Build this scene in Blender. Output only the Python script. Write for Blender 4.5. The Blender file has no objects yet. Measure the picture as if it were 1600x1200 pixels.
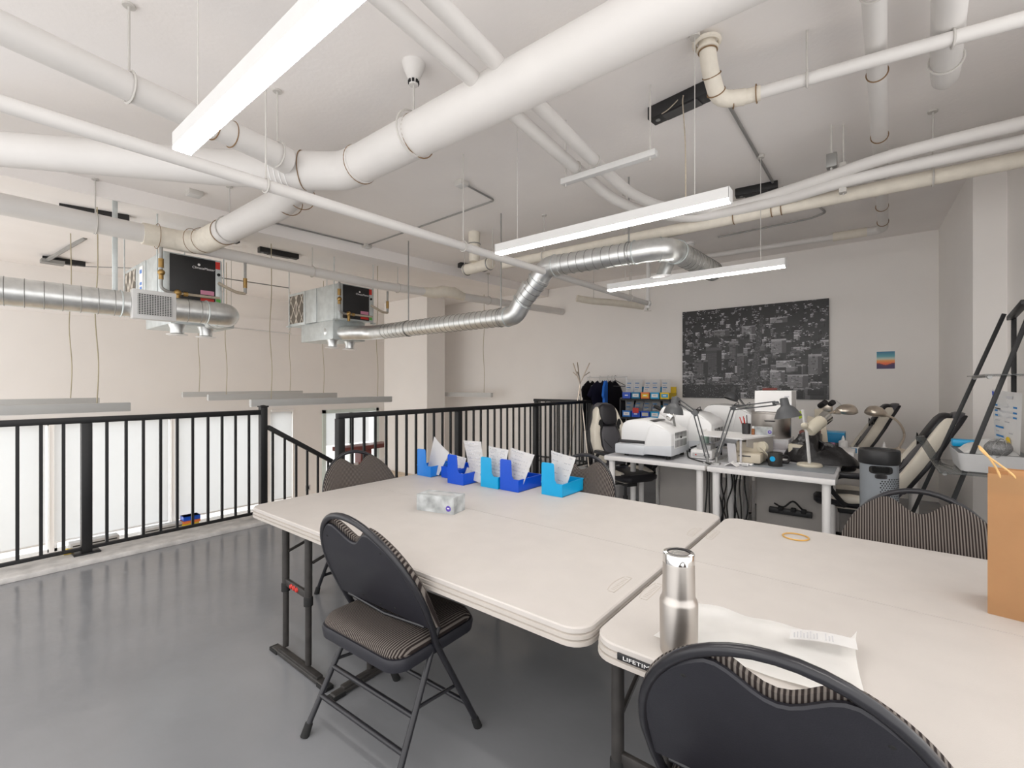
import bpy, bmesh, math, random
import numpy as np
from mathutils import Vector, Matrix
PI = math.pi
random.seed(4)
SC = bpy.context.scene
COL = SC.collection

# ------------------------------------------------------------------ camera, sky, lamps, exposure
FPX, HORIZON, HC = 720.6, 601.2, 1.45
TH = math.atan((1372 - 800) / FPX)
cam_data = bpy.data.cameras.new('camera')
cam_data.sensor_width = 36
cam_data.lens = FPX / 1600 * 36
cam_data.shift_y = (HORIZON - 600) / 1600
cam_data.clip_start = 0.02
cam_ob = bpy.data.objects.new('camera', cam_data)
COL.objects.link(cam_ob)
cam_ob.location = (0, 0, HC)
cam_ob.rotation_euler = (PI / 2, 0, TH - PI / 2)
SC.camera = cam_ob

world = bpy.data.worlds.new('sky')
SC.world = world
world.use_nodes = True
bg = world.node_tree.nodes['Background']
bg.inputs[0].default_value = (1.0, 0.985, 0.975, 1)
bg.inputs[1].default_value = 1.2

SC.view_settings.view_transform = 'Standard'
SC.view_settings.look = 'None'
SC.view_settings.gamma = 1
SC.view_settings.use_curve_mapping = False
SC.cycles.diffuse_bounces = 8
SC.cycles.max_bounces = 14
SC.view_settings.exposure = 0.78

def area(name, loc, rot, sx, sy, power, color=(1, 1, 1)):
    d = bpy.data.lights.new(name, 'AREA')
    d.shape = 'RECTANGLE'; d.size = sx; d.size_y = sy; d.energy = power; d.color = color
    o = bpy.data.objects.new(name, d); COL.objects.link(o)
    o.location = loc; o.rotation_euler = rot
    return o
# daylight standing outside the lower storey's windows, shining in through the blinds
area('daylight', (4.0, 12.2, 0.2), (-PI / 2, 0, 0), 11.0, 4.0, 235, (0.95, 0.98, 1.0))

# ------------------------------------------------------------------ helpers
def V(*a): return Vector(a)

def mat(name, col, rough=0.5, metal=0.0, spec=0.5, var=0.0, vscale=8.0, bump=0.0, bscale=60.0, emit=None, estr=0.0, trans=0.0, coat=0.0, alpha=None):
    m = bpy.data.materials.new(name); m.use_nodes = True
    nt = m.node_tree; b = nt.nodes['Principled BSDF']
    c = tuple(col) + (1,)
    b.inputs['Base Color'].default_value = c
    b.inputs['Roughness'].default_value = rough
    b.inputs['Metallic'].default_value = metal
    b.inputs['Specular IOR Level'].default_value = spec
    b.inputs['Transmission Weight'].default_value = trans
    b.inputs['Coat Weight'].default_value = coat
    if emit:
        b.inputs['Emission Color'].default_value = tuple(emit) + (1,)
        b.inputs['Emission Strength'].default_value = estr
    tc = nt.nodes.new('ShaderNodeTexCoord')
    if var > 0:
        n = nt.nodes.new('ShaderNodeTexNoise'); n.inputs['Scale'].default_value = vscale; n.inputs['Detail'].default_value = 4
        r = nt.nodes.new('ShaderNodeValToRGB')
        r.color_ramp.elements[0].position = 0.3; r.color_ramp.elements[1].position = 0.7
        r.color_ramp.elements[0].color = tuple(max(0, x * (1 - var)) for x in col) + (1,)
        r.color_ramp.elements[1].color = tuple(min(1, x * (1 + var)) for x in col) + (1,)
        nt.links.new(tc.outputs['Object'], n.inputs['Vector'])
        nt.links.new(n.outputs['Fac'], r.inputs['Fac'])
        nt.links.new(r.outputs['Color'], b.inputs['Base Color'])
    if bump > 0:
        n2 = nt.nodes.new('ShaderNodeTexNoise'); n2.inputs['Scale'].default_value = bscale; n2.inputs['Detail'].default_value = 3
        bp = nt.nodes.new('ShaderNodeBump'); bp.inputs['Strength'].default_value = bump; bp.inputs['Distance'].default_value = 0.01
        nt.links.new(tc.outputs['Object'], n2.inputs['Vector'])
        nt.links.new(n2.outputs['Fac'], bp.inputs['Height'])
        nt.links.new(bp.outputs['Normal'], b.inputs['Normal'])
    return m

def stripe_mat(name, a, c, pitch, axis=1, rough=0.9):
    m = mat(name, a, rough, spec=0.2)
    nt = m.node_tree; b = nt.nodes['Principled BSDF']
    tc = nt.nodes.new('ShaderNodeTexCoord'); sp = nt.nodes.new('ShaderNodeSeparateXYZ')
    mu = nt.nodes.new('ShaderNodeMath'); mu.operation = 'MULTIPLY'; mu.inputs[1].default_value = 2 * PI / pitch
    si = nt.nodes.new('ShaderNodeMath'); si.operation = 'SINE'
    rp = nt.nodes.new('ShaderNodeValToRGB')
    rp.color_ramp.elements[0].position = 0.35; rp.color_ramp.elements[1].position = 0.75
    rp.color_ramp.elements[0].color = tuple(a) + (1,); rp.color_ramp.elements[1].color = tuple(c) + (1,)
    ma = nt.nodes.new('ShaderNodeMapRange'); ma.inputs[1].default_value = -1; ma.inputs[2].default_value = 1
    nt.links.new(tc.outputs['Object'], sp.inputs[0]); nt.links.new(sp.outputs[axis], mu.inputs[0])
    nt.links.new(mu.outputs[0], si.inputs[0]); nt.links.new(si.outputs[0], ma.inputs[0])
    nt.links.new(ma.outputs[0], rp.inputs[0]); nt.links.new(rp.outputs[0], b.inputs['Base Color'])
    bp = nt.nodes.new('ShaderNodeBump'); bp.inputs['Strength'].default_value = 0.5; bp.inputs['Distance'].default_value = 0.003
    nt.links.new(ma.outputs[0], bp.inputs['Height']); nt.links.new(bp.outputs[0], b.inputs['Normal'])
    return m

class MB:
    """collects shapes in one bmesh"""
    def __init__(s, smooth=True): s.bm = bmesh.new(); s.smooth = smooth
    def box(s, a, b, bev=0.0, seg=2):
        x0, y0, z0 = (min(a[i], b[i]) for i in range(3)); x1, y1, z1 = (max(a[i], b[i]) for i in range(3))
        t = bmesh.new()
        v = [t.verts.new(p) for p in ((x0,y0,z0),(x1,y0,z0),(x1,y1,z0),(x0,y1,z0),(x0,y0,z1),(x1,y0,z1),(x1,y1,z1),(x0,y1,z1))]
        for f in ((3,2,1,0),(4,5,6,7),(0,1,5,4),(1,2,6,5),(2,3,7,6),(3,0,4,7)): t.faces.new([v[i] for i in f])
        if bev > 0:
            bev = min(bev, 0.49 * min(x1-x0, y1-y0, z1-z0))
            bmesh.ops.bevel(t, geom=list(t.edges), offset=bev, segments=seg, affect='EDGES', profile=0.5)
        s.merge(t); return s
    def obox(s, c, ax, ay, az, hx, hy, hz, bev=0.0):
        """box with centre c, unit axes ax ay az and half sizes"""
        k = MB(); k.box((-hx,-hy,-hz),(hx,hy,hz), bev)
        M = Matrix((ax, ay, az)).transposed().to_4x4(); M.translation = Vector(c)
        bmesh.ops.transform(k.bm, matrix=M, verts=k.bm.verts); s.merge(k.bm); return s
    def merge(s, t):
        me = bpy.data.meshes.new('t'); t.to_mesh(me); t.free(); s.bm.from_mesh(me); bpy.data.meshes.remove(me)
    def prism(s, pts, ext, bev=0.0):
        """closed outline of 3D points extruded along vector ext"""
        t = bmesh.new(); ext = Vector(ext)
        a = [t.verts.new(p) for p in pts]; b = [t.verts.new(Vector(p) + ext) for p in pts]
        t.faces.new(a[::-1]); t.faces.new(b)
        n = len(a)
        for i in range(n): t.faces.new((a[i], a[(i+1) % n], b[(i+1) % n], b[i]))
        bmesh.ops.recalc_face_normals(t, faces=t.faces)
        if bev > 0:
            ed = [e for e in t.edges if not (len(e.link_faces) == 2 and len(e.link_faces[0].verts) == 4 and len(e.link_faces[1].verts) == 4 and e.link_faces[0].normal.dot(e.link_faces[1].normal) > 0.8)]
            bmesh.ops.bevel(t, geom=ed, offset=bev, segments=2, affect='EDGES', profile=0.5)
        s.merge(t); return s
    def rings(s, rr, cap=True, closed=False):
        bm = s.bm
        vs = [[bm.verts.new(p) for p in r] for r in rr]
        m = len(vs)
        for i in range(m if closed else m - 1):
            a, b = vs[i], vs[(i+1) % m]; n = len(a)
            for j in range(n): bm.faces.new((a[j], a[(j+1) % n], b[(j+1) % n], b[j]))
        if cap and not closed: bm.faces.new(vs[0][::-1]); bm.faces.new(vs[-1])
        return s
    def tube(s, pts, r, n=10, cap=True, closed=False):
        pts = [Vector(p) for p in pts]; rr = []; up = None; m = len(pts)
        rad = list(np.interp(np.linspace(0, 1, m), np.linspace(0, 1, len(r)), r)) if isinstance(r, (list, tuple)) else [r] * m
        for i, p in enumerate(pts):
            if closed: t = (pts[(i+1) % m] - pts[i-1])
            elif i == 0: t = pts[1] - p
            elif i == m - 1: t = p - pts[-2]
            else: t = (pts[i+1] - p).normalized() + (p - pts[i-1]).normalized()
            t = t.normalized()
            if up is None: up = Vector((0,0,1)) if abs(t.z) < 0.9 else Vector((1,0,0))
            u = (up - t * up.dot(t)).normalized(); w = t.cross(u); up = u
            k = 1.0
            if not closed and 0 < i < m - 1:
                d = (pts[i+1] - p).normalized().dot(t); k = 1 / max(d, 0.6)
            rr.append([p + (u * math.cos(2*PI*j/n) + w * math.sin(2*PI*j/n)) * rad[i] * (1 if k < 1.02 else (1 + (k-1) * 0.7)) for j in range(n)])
        return s.rings(rr, cap, closed)
    def cyl(s, a, b, r, n=16, r2=None): return s.tube([a, b], [r, r if r2 is None else r2], n)
    def lathe(s, prof, c=(0,0,0), n=24, ax=(0,0,1), cap=True):
        """profile of (radius, height) around axis ax through c"""
        ax = Vector(ax).normalized(); u = ax.orthogonal().normalized(); w = ax.cross(u); c = Vector(c)
        return s.rings([[c + ax*h + (u*math.cos(2*PI*j/n) + w*math.sin(2*PI*j/n))*max(r, 1e-4) for j in range(n)] for r, h in prof], cap)
    def ring(s, c, ax, R, r, n=24, k=6):
        ax = Vector(ax).normalized(); u = ax.orthogonal().normalized(); w = ax.cross(u); c = Vector(c)
        return s.tube([c + (u*math.cos(2*PI*j/n) + w*math.sin(2*PI*j/n))*R for j in range(n)], r, k, closed=True)
    def ball(s, c, r, sx=1, sy=1, sz=1, n=12):
        t = bmesh.new(); bmesh.ops.create_uvsphere(t, u_segments=n*2 if n < 10 else n+4, v_segments=n, radius=r)
        for v in t.verts: v.co = Vector((v.co.x*sx + c[0], v.co.y*sy + c[1], v.co.z*sz + c[2]))
        s.merge(t); return s
    def grid(s, fn, nu, nv, thick=0.0):
        bm = s.bm
        g = [[bm.verts.new(fn(i/nu, j/nv)) for j in range(nv+1)] for i in range(nu+1)]
        fs = []
        for i in range(nu):
            for j in range(nv): fs.append(bm.faces.new((g[i][j], g[i+1][j], g[i+1][j+1], g[i][j+1])))
        if thick: bmesh.ops.solidify(bm, geom=fs, thickness=thick)
        return s
    def xf(s, M): bmesh.ops.transform(s.bm, matrix=M, verts=s.bm.verts); return s
    def build(s, name, m, parent=None, auto=40, flat=False):
        bm = s.bm
        bmesh.ops.recalc_face_normals(bm, faces=bm.faces)
        if not flat:
            for f in bm.faces: f.smooth = True
            ca = math.radians(auto)
            for e in bm.edges:
                if len(e.link_faces) == 2 and e.calc_face_angle(0) > ca: e.smooth = False
        if parent is not None and parent.get('_w'):
            o0 = parent.location
            bmesh.ops.translate(bm, vec=-o0, verts=bm.verts)
        elif parent is not None and parent.parent is not None and parent.parent.get('_w'):
            bmesh.ops.translate(bm, vec=-parent.parent.location, verts=bm.verts)
        me = bpy.data.meshes.new(name); bm.to_mesh(me); bm.free()
        me.materials.append(m)
        o = bpy.data.objects.new(name, me); COL.objects.link(o)
        if parent is not None: o.parent = parent
        return o

def tag(o, label, cat, group=None):
    o['label'] = label; o['category'] = cat
    if group: o['group'] = group
    return o
def thing(name, label, cat, loc=(0,0,0), rz=0.0, group=None, world=False):
    """an Empty at the thing's base; world=True: its parts are given in world coordinates"""
    o = bpy.data.objects.new(name, None); COL.objects.link(o); o.empty_display_size = 0.1
    o.location = loc; o.rotation_euler = (0, 0, rz)
    if world: o['_w'] = 1
    return tag(o, label, cat, group)
def struct(o): o['kind'] = 'structure'; return o
def dup(root, loc, rz, label, group=None):
    r = root.copy(); COL.objects.link(r); r.location = loc; r.rotation_euler = (0, 0, rz); r['label'] = label
    if group: r['group'] = group
    for ch in list(root.children):
        c = ch.copy(); COL.objects.link(c); c.parent = r
        for g in list(ch.children):
            d = g.copy(); COL.objects.link(d); d.parent = c
    return r
def center_origin(o):
    """put a single-mesh thing's origin at the middle of its base"""
    me = o.data; n = len(me.vertices); a = np.empty(n*3); me.vertices.foreach_get('co', a); a = a.reshape(-1, 3)
    c = Vector(((a[:,0].min()+a[:,0].max())/2, (a[:,1].min()+a[:,1].max())/2, a[:,2].min()))
    me.transform(Matrix.Translation(-c)); o.location = o.location + c; return o
def single(name, mb, m, label, cat, group=None, **k): return tag(center_origin(mb.build(name, m, **k)), label, cat, group)
def fillet(pts, r, n=6):
    pts = [Vector(p) for p in pts]; out = [pts[0]]
    for i in range(1, len(pts)-1):
        a, p, b = pts[i-1], pts[i], pts[i+1]
        d1, d2 = (a-p), (b-p); k = min(r, d1.length*0.48, d2.length*0.48)
        q0, q1 = p + d1.normalized()*k, p + d2.normalized()*k
        for j in range(n+1):
            t = j/n; out.append(q0*(1-t)**2 + p*2*t*(1-t) + q1*t*t)
    out.append(pts[-1]); return out
def spline(pts, n=8):
    P = [Vector(p) for p in pts]; out = []
    for i in range(len(P)-1):
        a = P[i-1] if i else P[0]*2-P[1]; b = P[i]; c = P[i+1]; d = P[i+2] if i+2 < len(P) else P[-1]*2-P[-2]
        for j in range(n):
            t = j/n
            out.append(0.5*((2*b) + (c-a)*t + (2*a-5*b+4*c-d)*t*t + (-a+3*b-3*c+d)*t**3))
    out.append(P[-1]); return out
def text(s, size, m, name, parent, loc, ux, uz, depth=0.001, width=None):
    """flat lettering: ux = reading direction, uz = up direction"""
    c = bpy.data.curves.new(name, 'FONT'); c.body = s; c.size = size; c.extrude = depth; c.align_x = 'CENTER'; c.align_y = 'CENTER'
    t = bpy.data.objects.new(name, c); COL.objects.link(t)
    me = bpy.data.meshes.new_from_object(t.evaluated_get(bpy.context.evaluated_depsgraph_get()))
    bpy.data.objects.remove(t)
    ux = Vector(ux).normalized(); uz = Vector(uz).normalized(); un = ux.cross(uz)
    if width:
        xs = [v.co.x for v in me.vertices]; k = width / max(1e-6, max(xs)-min(xs))
        for v in me.vertices: v.co.x *= k
    M = Matrix((ux, uz, un)).transposed().to_4x4(); M.translation = Vector(loc)
    me.transform(M)
    me.materials.clear(); me.materials.append(m)
    o = bpy.data.objects.new(name, me); COL.objects.link(o); o.parent = parent
    w = parent if parent.get('_w') else (parent.parent if parent.parent is not None and parent.parent.get('_w') else None)
    if w is not None: me.transform(Matrix.Translation(-w.location))
    return o

# ------------------------------------------------------------------ materials
M = {}
M['wall'] = mat('white_wall_paint', (0.85, 0.822, 0.795), 0.75, spec=0.3, var=0.015, vscale=1.5, bump=0.05, bscale=90)
M['ceil'] = mat('white_ceiling_paint', (0.86, 0.83, 0.81), 0.85, spec=0.2, var=0.02, vscale=2.0, bump=0.12, bscale=35)
M['floor'] = mat('grey_epoxy_floor', (0.245, 0.25, 0.262), 0.15, spec=0.6, var=0.08, vscale=1.3, bump=0.30, bscale=7)
M['curb'] = mat('worn_concrete_ledge', (0.62, 0.60, 0.58), 0.6, var=0.22, vscale=9, bump=0.3, bscale=40)
M['oak'] = mat('pale_wood_floor', (0.66, 0.54, 0.40), 0.4, var=0.12, vscale=6)
M['black'] = mat('black_powder_coat', (0.012, 0.012, 0.013), 0.42, spec=0.4, var=0.05, vscale=30)
M['blackgloss'] = mat('black_gloss_tube', (0.016, 0.016, 0.02), 0.28, spec=0.5, var=0.05, vscale=30)
M['blackplastic'] = mat('black_plastic', (0.014, 0.014, 0.015), 0.45, var=0.06, vscale=40)
M['rubber'] = mat('black_rubber', (0.01, 0.01, 0.01), 0.8, var=0.05)
M['pvc'] = mat('white_pipe_jacket', (0.69, 0.67, 0.65), 0.5, spec=0.4, var=0.02, vscale=5)
M['cream'] = mat('cream_lagging', (0.74, 0.69, 0.60), 0.75, var=0.05, vscale=14, bump=0.2, bscale=50)
M['rope'] = mat('brown_band', (0.22, 0.13, 0.06), 0.7, var=0.1)
M['tan'] = mat('tan_cord', (0.42, 0.37, 0.26), 0.7, var=0.05)
M['galv'] = mat('galvanised_steel', (0.74, 0.75, 0.74), 0.36, 0.9, var=0.10, vscale=14)
M['galvd'] = mat('galvanised_sheet', (0.60, 0.64, 0.64), 0.45, 0.6, var=0.10, vscale=10)
M['seam'] = mat('duct_seam', (0.28, 0.28, 0.27), 0.45, 1.0, var=0.05)
M['steel'] = mat('grey_steel', (0.36, 0.36, 0.35), 0.42, 0.8, var=0.08)
M['rod'] = mat('painted_rod', (0.55, 0.53, 0.50), 0.6, var=0.05)
M['conduit'] = mat('grey_conduit', (0.33, 0.33, 0.32), 0.45, 0.6, var=0.08)
M['brass'] = mat('brass_fitting', (0.42, 0.27, 0.10), 0.35, 0.9, var=0.15, vscale=40)
M['hose'] = mat('braided_hose', (0.42, 0.36, 0.28), 0.6, var=0.15, vscale=90)
M['alu'] = mat('white_aluminium', (0.66, 0.655, 0.645), 0.45, spec=0.4, var=0.02)
M['led'] = mat('lit_diffuser', (0.9, 0.9, 0.9), 0.5, emit=(1.0, 0.965, 0.92), estr=20.0)
M['greylight'] = mat('unlit_grey_fixture', (0.52, 0.52, 0.51), 0.5, var=0.02)
M['table'] = mat('speckled_table_plastic', (0.54, 0.505, 0.475), 0.48, spec=0.35, var=0.025, vscale=9, bump=0.10, bscale=420)
M['tableedge'] = mat('table_edge_plastic', (0.50, 0.46, 0.42), 0.5, var=0.03, vscale=9)
M['mark'] = mat('moulded_mark', (0.50, 0.45, 0.40), 0.6, var=0.03)
M['tleg'] = mat('table_leg_steel', (0.035, 0.032, 0.03), 0.45, spec=0.4, var=0.25, vscale=20)
M['red'] = mat('red_button', (0.55, 0.03, 0.02), 0.4, var=0.05)
M['fabric'] = stripe_mat('striped_chair_fabric', (0.022, 0.016, 0.015), (0.165, 0.145, 0.13), 0.0098)
M['shell'] = mat('black_seat_shell', (0.016, 0.016, 0.022), 0.42, spec=0.45, var=0.06, vscale=20, bump=0.06, bscale=300)
M['deskw'] = mat('white_desk_laminate', (0.78, 0.76, 0.745), 0.4, var=0.015)
M['deskt'] = mat('pale_grey_desk_top', (0.58, 0.58, 0.60), 0.38, var=0.06, vscale=6)
M['mill'] = mat('white_machine_plastic', (0.83, 0.83, 0.83), 0.3, spec=0.5, var=0.01)
M['millg'] = mat('pale_grey_machine_plastic', (0.60, 0.62, 0.65), 0.35, var=0.02)
M['smoke'] = mat('dark_slot', (0.03, 0.028, 0.03), 0.35, var=0.05)
M['lampg'] = mat('dark_grey_lamp_enamel', (0.085, 0.088, 0.092), 0.42, spec=0.5, var=0.04)
M['nickel'] = mat('brushed_nickel', (0.70, 0.62, 0.53), 0.32, 1.0, var=0.06, vscale=40)
M['beige'] = mat('beige_enamel', (0.62, 0.57, 0.46), 0.45, var=0.04)
M['putty'] = mat('putty_plastic', (0.55, 0.49, 0.39), 0.5, var=0.04)
M['blue'] = mat('royal_blue_plastic', (0.0, 0.07, 0.55), 0.3, var=0.04)
M['midblue'] = mat('mid_blue_plastic', (0.015, 0.20, 0.66), 0.3, var=0.04)
M['cyan'] = mat('cyan_plastic', (0.0, 0.34, 0.66), 0.3, var=0.04)
M['teal'] = mat('teal_blue_card', (0.0, 0.20, 0.42), 0.5, var=0.05)
M['paper'] = mat('white_paper', (0.88, 0.875, 0.87), 0.7, var=0.02, vscale=12)
M['ink'] = mat('grey_print', (0.56, 0.56, 0.58), 0.7, var=0.1)
M['inkblue'] = mat('blue_print', (0.02, 0.20, 0.50), 0.6, var=0.1)
M['kraft'] = mat('brown_kraft_paper', (0.62, 0.37, 0.185), 0.75, spec=0.2, var=0.06, vscale=5, bump=0.15, bscale=12)
M['kraftrope'] = mat('twisted_paper_handle', (0.62, 0.39, 0.16), 0.8, var=0.15, vscale=60)
M['stainless'] = mat('stainless_steel', (0.55, 0.515, 0.48), 0.38, 1.0, var=0.10, vscale=3)
M['chrome'] = mat('polished_steel', (0.75, 0.74, 0.72), 0.12, 1.0, var=0.03)
M['towel'] = mat('white_cotton_towel', (0.93, 0.925, 0.91), 0.9, spec=0.1, var=0.02, vscale=18)
M['yellow'] = mat('yellow_plastic', (0.80, 0.56, 0.02), 0.45, var=0.05)
M['amber'] = mat('amber_band', (0.60, 0.33, 0.06), 0.4, var=0.06)
M['orange'] = mat('orange_print', (0.80, 0.20, 0.05), 0.5, var=0.05)
M['purple'] = mat('purple_logo', (0.09, 0.05, 0.38), 0.5, var=0.05)
M['pinkprint'] = mat('pink_print', (0.55, 0.22, 0.32), 0.5, var=0.1)
M['leath'] = mat('charcoal_leather', (0.075, 0.073, 0.082), 0.42, spec=0.45, var=0.08, bump=0.1, bscale=120)
M['leathk'] = mat('black_leather', (0.014, 0.013, 0.016), 0.4, spec=0.45, var=0.08, bump=0.1, bscale=120)
M['leathw'] = mat('cream_leather', (0.68, 0.63, 0.54), 0.45, spec=0.4, var=0.04, bump=0.1, bscale=120)
M['tower'] = mat('grey_plastic_shell', (0.24, 0.26, 0.28), 0.42, var=0.03)
M['cloth_black'] = mat('black_cotton', (0.012, 0.011, 0.014), 0.9, spec=0.1, var=0.1, bump=0.2, bscale=60)
M['cloth_navy'] = mat('navy_cotton', (0.015, 0.014, 0.03), 0.9, spec=0.1, var=0.1, bump=0.2, bscale=60)
M['cloth_blue'] = mat('bright_blue_cotton', (0.03, 0.16, 0.62), 0.85, spec=0.1, var=0.06, bump=0.2, bscale=60)
M['nylon'] = mat('black_shiny_nylon', (0.012, 0.011, 0.012), 0.32, spec=0.5, var=0.1, bump=0.6, bscale=22)
M['blind'] = mat('white_roller_fabric', (0.80, 0.80, 0.79), 0.8, spec=0.1, var=0.01)
M['mint'] = mat('pale_mint_frame', (0.62, 0.70, 0.66), 0.4, var=0.02)
M['brick'] = mat('dark_red_counter', (0.16, 0.035, 0.028), 0.45, var=0.08)
M['panelgrey'] = mat('warm_grey_laminate', (0.40, 0.375, 0.35), 0.5, var=0.03)
M['greyp'] = mat('light_grey_plastic', (0.50, 0.50, 0.50), 0.5, var=0.05)
M['slots'] = mat('dark_grille', (0.03, 0.03, 0.03), 0.6, var=0.05)
M['white'] = mat('white_plastic', (0.82, 0.81, 0.80), 0.4, var=0.01)
M['green'] = mat('green_sticker', (0.12, 0.45, 0.08), 0.5, var=0.05)
M['filter'] = mat('grey_filter_pleats', (0.16, 0.14, 0.115), 0.9, var=0.15, vscale=50)
M['kraftcard'] = mat('filter_card', (0.72, 0.66, 0.58), 0.8, var=0.05)
M['tissue'] = mat('marbled_tissue_card', (0.42, 0.44, 0.445), 0.5, var=0.38, vscale=15)
def glass_mat(name, tint, alpha_mix):
    m = bpy.data.materials.new(name); m.use_nodes = True; nt = m.node_tree
    b = nt.nodes['Principled BSDF']; out = nt.nodes['Material Output']
    b.inputs['Base Color'].default_value = tint + (1,); b.inputs['Roughness'].default_value = 0.05
    tr = nt.nodes.new('ShaderNodeBsdfTransparent'); mx = nt.nodes.new('ShaderNodeMixShader'); mx.inputs[0].default_value = alpha_mix
    n = nt.nodes.new('ShaderNodeTexNoise'); n.inputs['Scale'].default_value = 3
    ad = nt.nodes.new('ShaderNodeMath'); ad.operation = 'MULTIPLY_ADD'; ad.inputs[1].default_value = 0.04; ad.inputs[2].default_value = alpha_mix - 0.02
    nt.links.new(n.outputs['Fac'], ad.inputs[0]); nt.links.new(ad.outputs[0], mx.inputs[0])
    nt.links.new(tr.outputs[0], mx.inputs[1]); nt.links.new(b.outputs[0], mx.inputs[2]); nt.links.new(mx.outputs[0], out.inputs[0])
    return m
M['glass'] = glass_mat('clear_glass', (0.55, 0.62, 0.60), 0.22)
M['shelfglass'] = glass_mat('smoked_shelf_glass', (0.10, 0.11, 0.11), 0.55)
M['clearplastic'] = glass_mat('clear_plastic', (0.75, 0.74, 0.76), 0.55)
# the blinds let daylight through
nt = M['blind'].node_tree; b_ = nt.nodes['Principled BSDF']; o_ = nt.nodes['Material Output']
tl = nt.nodes.new('ShaderNodeBsdfTranslucent'); tl.inputs[0].default_value = (0.78, 0.785, 0.79, 1)
mx = nt.nodes.new('ShaderNodeMixShader'); mx.inputs[0].default_value = 0.55
nt.links.new(b_.outputs[0], mx.inputs[1]); nt.links.new(tl.outputs[0], mx.inputs[2]); nt.links.new(mx.outputs[0], o_.inputs[0])

def attr_mat(name, rough=0.45):
    m = bpy.data.materials.new(name); m.use_nodes = True; nt = m.node_tree; b = nt.nodes['Principled BSDF']
    a = nt.nodes.new('ShaderNodeAttribute'); a.attribute_name = 'ink'
    nt.links.new(a.outputs['Color'], b.inputs['Base Color']); b.inputs['Roughness'].default_value = rough
    return m
M['print'] = attr_mat('printed_canvas', 0.4)
def print_plane(name, rgb, p0, du, dv, parent):
    """flat print: rgb[h,w,3] image drawn by this script as small faces; p0 = lower left corner"""
    h, w, _ = rgb.shape
    p0 = Vector(p0); du = Vector(du); dv = Vector(dv)
    base = np.array(p0); U = np.array(du); W = np.array(dv)
    ii, jj = np.meshgrid(np.arange(w+1), np.arange(h+1))
    co = base + (ii.reshape(-1,1)/w)*U + (jj.reshape(-1,1)/h)*W
    a = (np.arange(h)[:,None]*(w+1) + np.arange(w)[None,:]).reshape(-1)
    faces = np.stack([a, a+1, a+w+2, a+w+1], 1)
    me = bpy.data.meshes.new(name)
    me.from_pydata(co.tolist(), [], faces.tolist())
    at = me.attributes.new('ink', 'FLOAT_COLOR', 'CORNER')
    c = np.concatenate([rgb[::-1].reshape(-1,3), np.ones((h*w,1))], 1)
    at.data.foreach_set('color', np.repeat(c, 4, axis=0).astype(np.float32).ravel())
    me.materials.append(M['print'])
    o = bpy.data.objects.new(name, me); COL.objects.link(o); o.parent = parent
    if parent.get('_w'): me.transform(Matrix.Translation(-parent.location))
    return o

# ------------------------------------------------------------------ the setting
XW = 7.72; ZC = 3.365; ZL = -1.5; YF = 10.6
XB = -1.5          # the room goes on behind the camera
m = MB()
m.box((XB, -2.2, -0.28), (XW, 3.93, 0)); m.box((XB, 3.93, -0.28), (2.30, 5.32, 0)); m.box((7.30, 3.93, -0.28), (XW, 5.32, 0))
struct(m.build('floor', M['floor'], flat=True))
struct(MB().box((XB, 4.97, 0.0), (2.33, 5.34, 0.04), 0.006).build('trim_1', M['curb']))
struct(MB().box((XB, 3.9, ZL-0.1), (XW+0.1, YF+0.1, ZL)).build('floor.001', M['oak'], flat=True))
struct(MB().box((XB, -2.2, ZC), (XW+0.2, YF+0.2, ZC+0.15)).build('ceiling', M['ceil'], flat=True))
struct(MB().box((XW, -2.2, ZL), (XW+0.15, YF+0.2, ZC)).build('wall_back', M['wall'], flat=True))
# right wall: thickened far stretch and set-back near stretch
d = Vector((math.cos(math.radians(1.9)), math.sin(math.radians(1.9)), 0)); n = Vector((d.y, -d.x, 0))
pa = Vector((XW+0.02, -0.586, 0)); pb = pa - d*2.04
m = MB(); m.prism([pa, pb, pb+n*0.6, pa+n*0.6], (0, 0, ZC)); pc = pb + n*0.21; pd = pc - d*2.5
m.prism([pc + d*0.05, pd, pd+n*0.3, pc+d*0.05+n*0.3], (0, 0, ZC))
struct(m.build('wall_right', M['wall'], flat=True))
# wall below the mezzanine and the step of the ceiling over the void
struct(MB().box((XB, 3.75, ZL), (XW, 3.93, -0.28)).build('wall_front', M['wall'], flat=True))
p1, p2 = Vector((2.481, 5.605, ZC)), Vector((6.901, 5.248, ZC)); dd = (p2-p1).normalized(); nn = Vector((-dd.y, dd.x, 0))
q1, q2 = p1 - dd*5.6, p2 + dd*0.8
struct(MB().prism([q1-V(0,0,.15), q2-V(0,0,.15), q2+nn*0.35-V(0,0,.15), q1+nn*0.35-V(0,0,.15)], (0,0,0.15)).build('trim_2', M['ceil'], flat=True))
# column
struct(MB().box((6.60, 7.56, ZL), (7.12, 9.06, ZC), 0.005).build('trim_3', M['wall'], flat=True))
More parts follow.
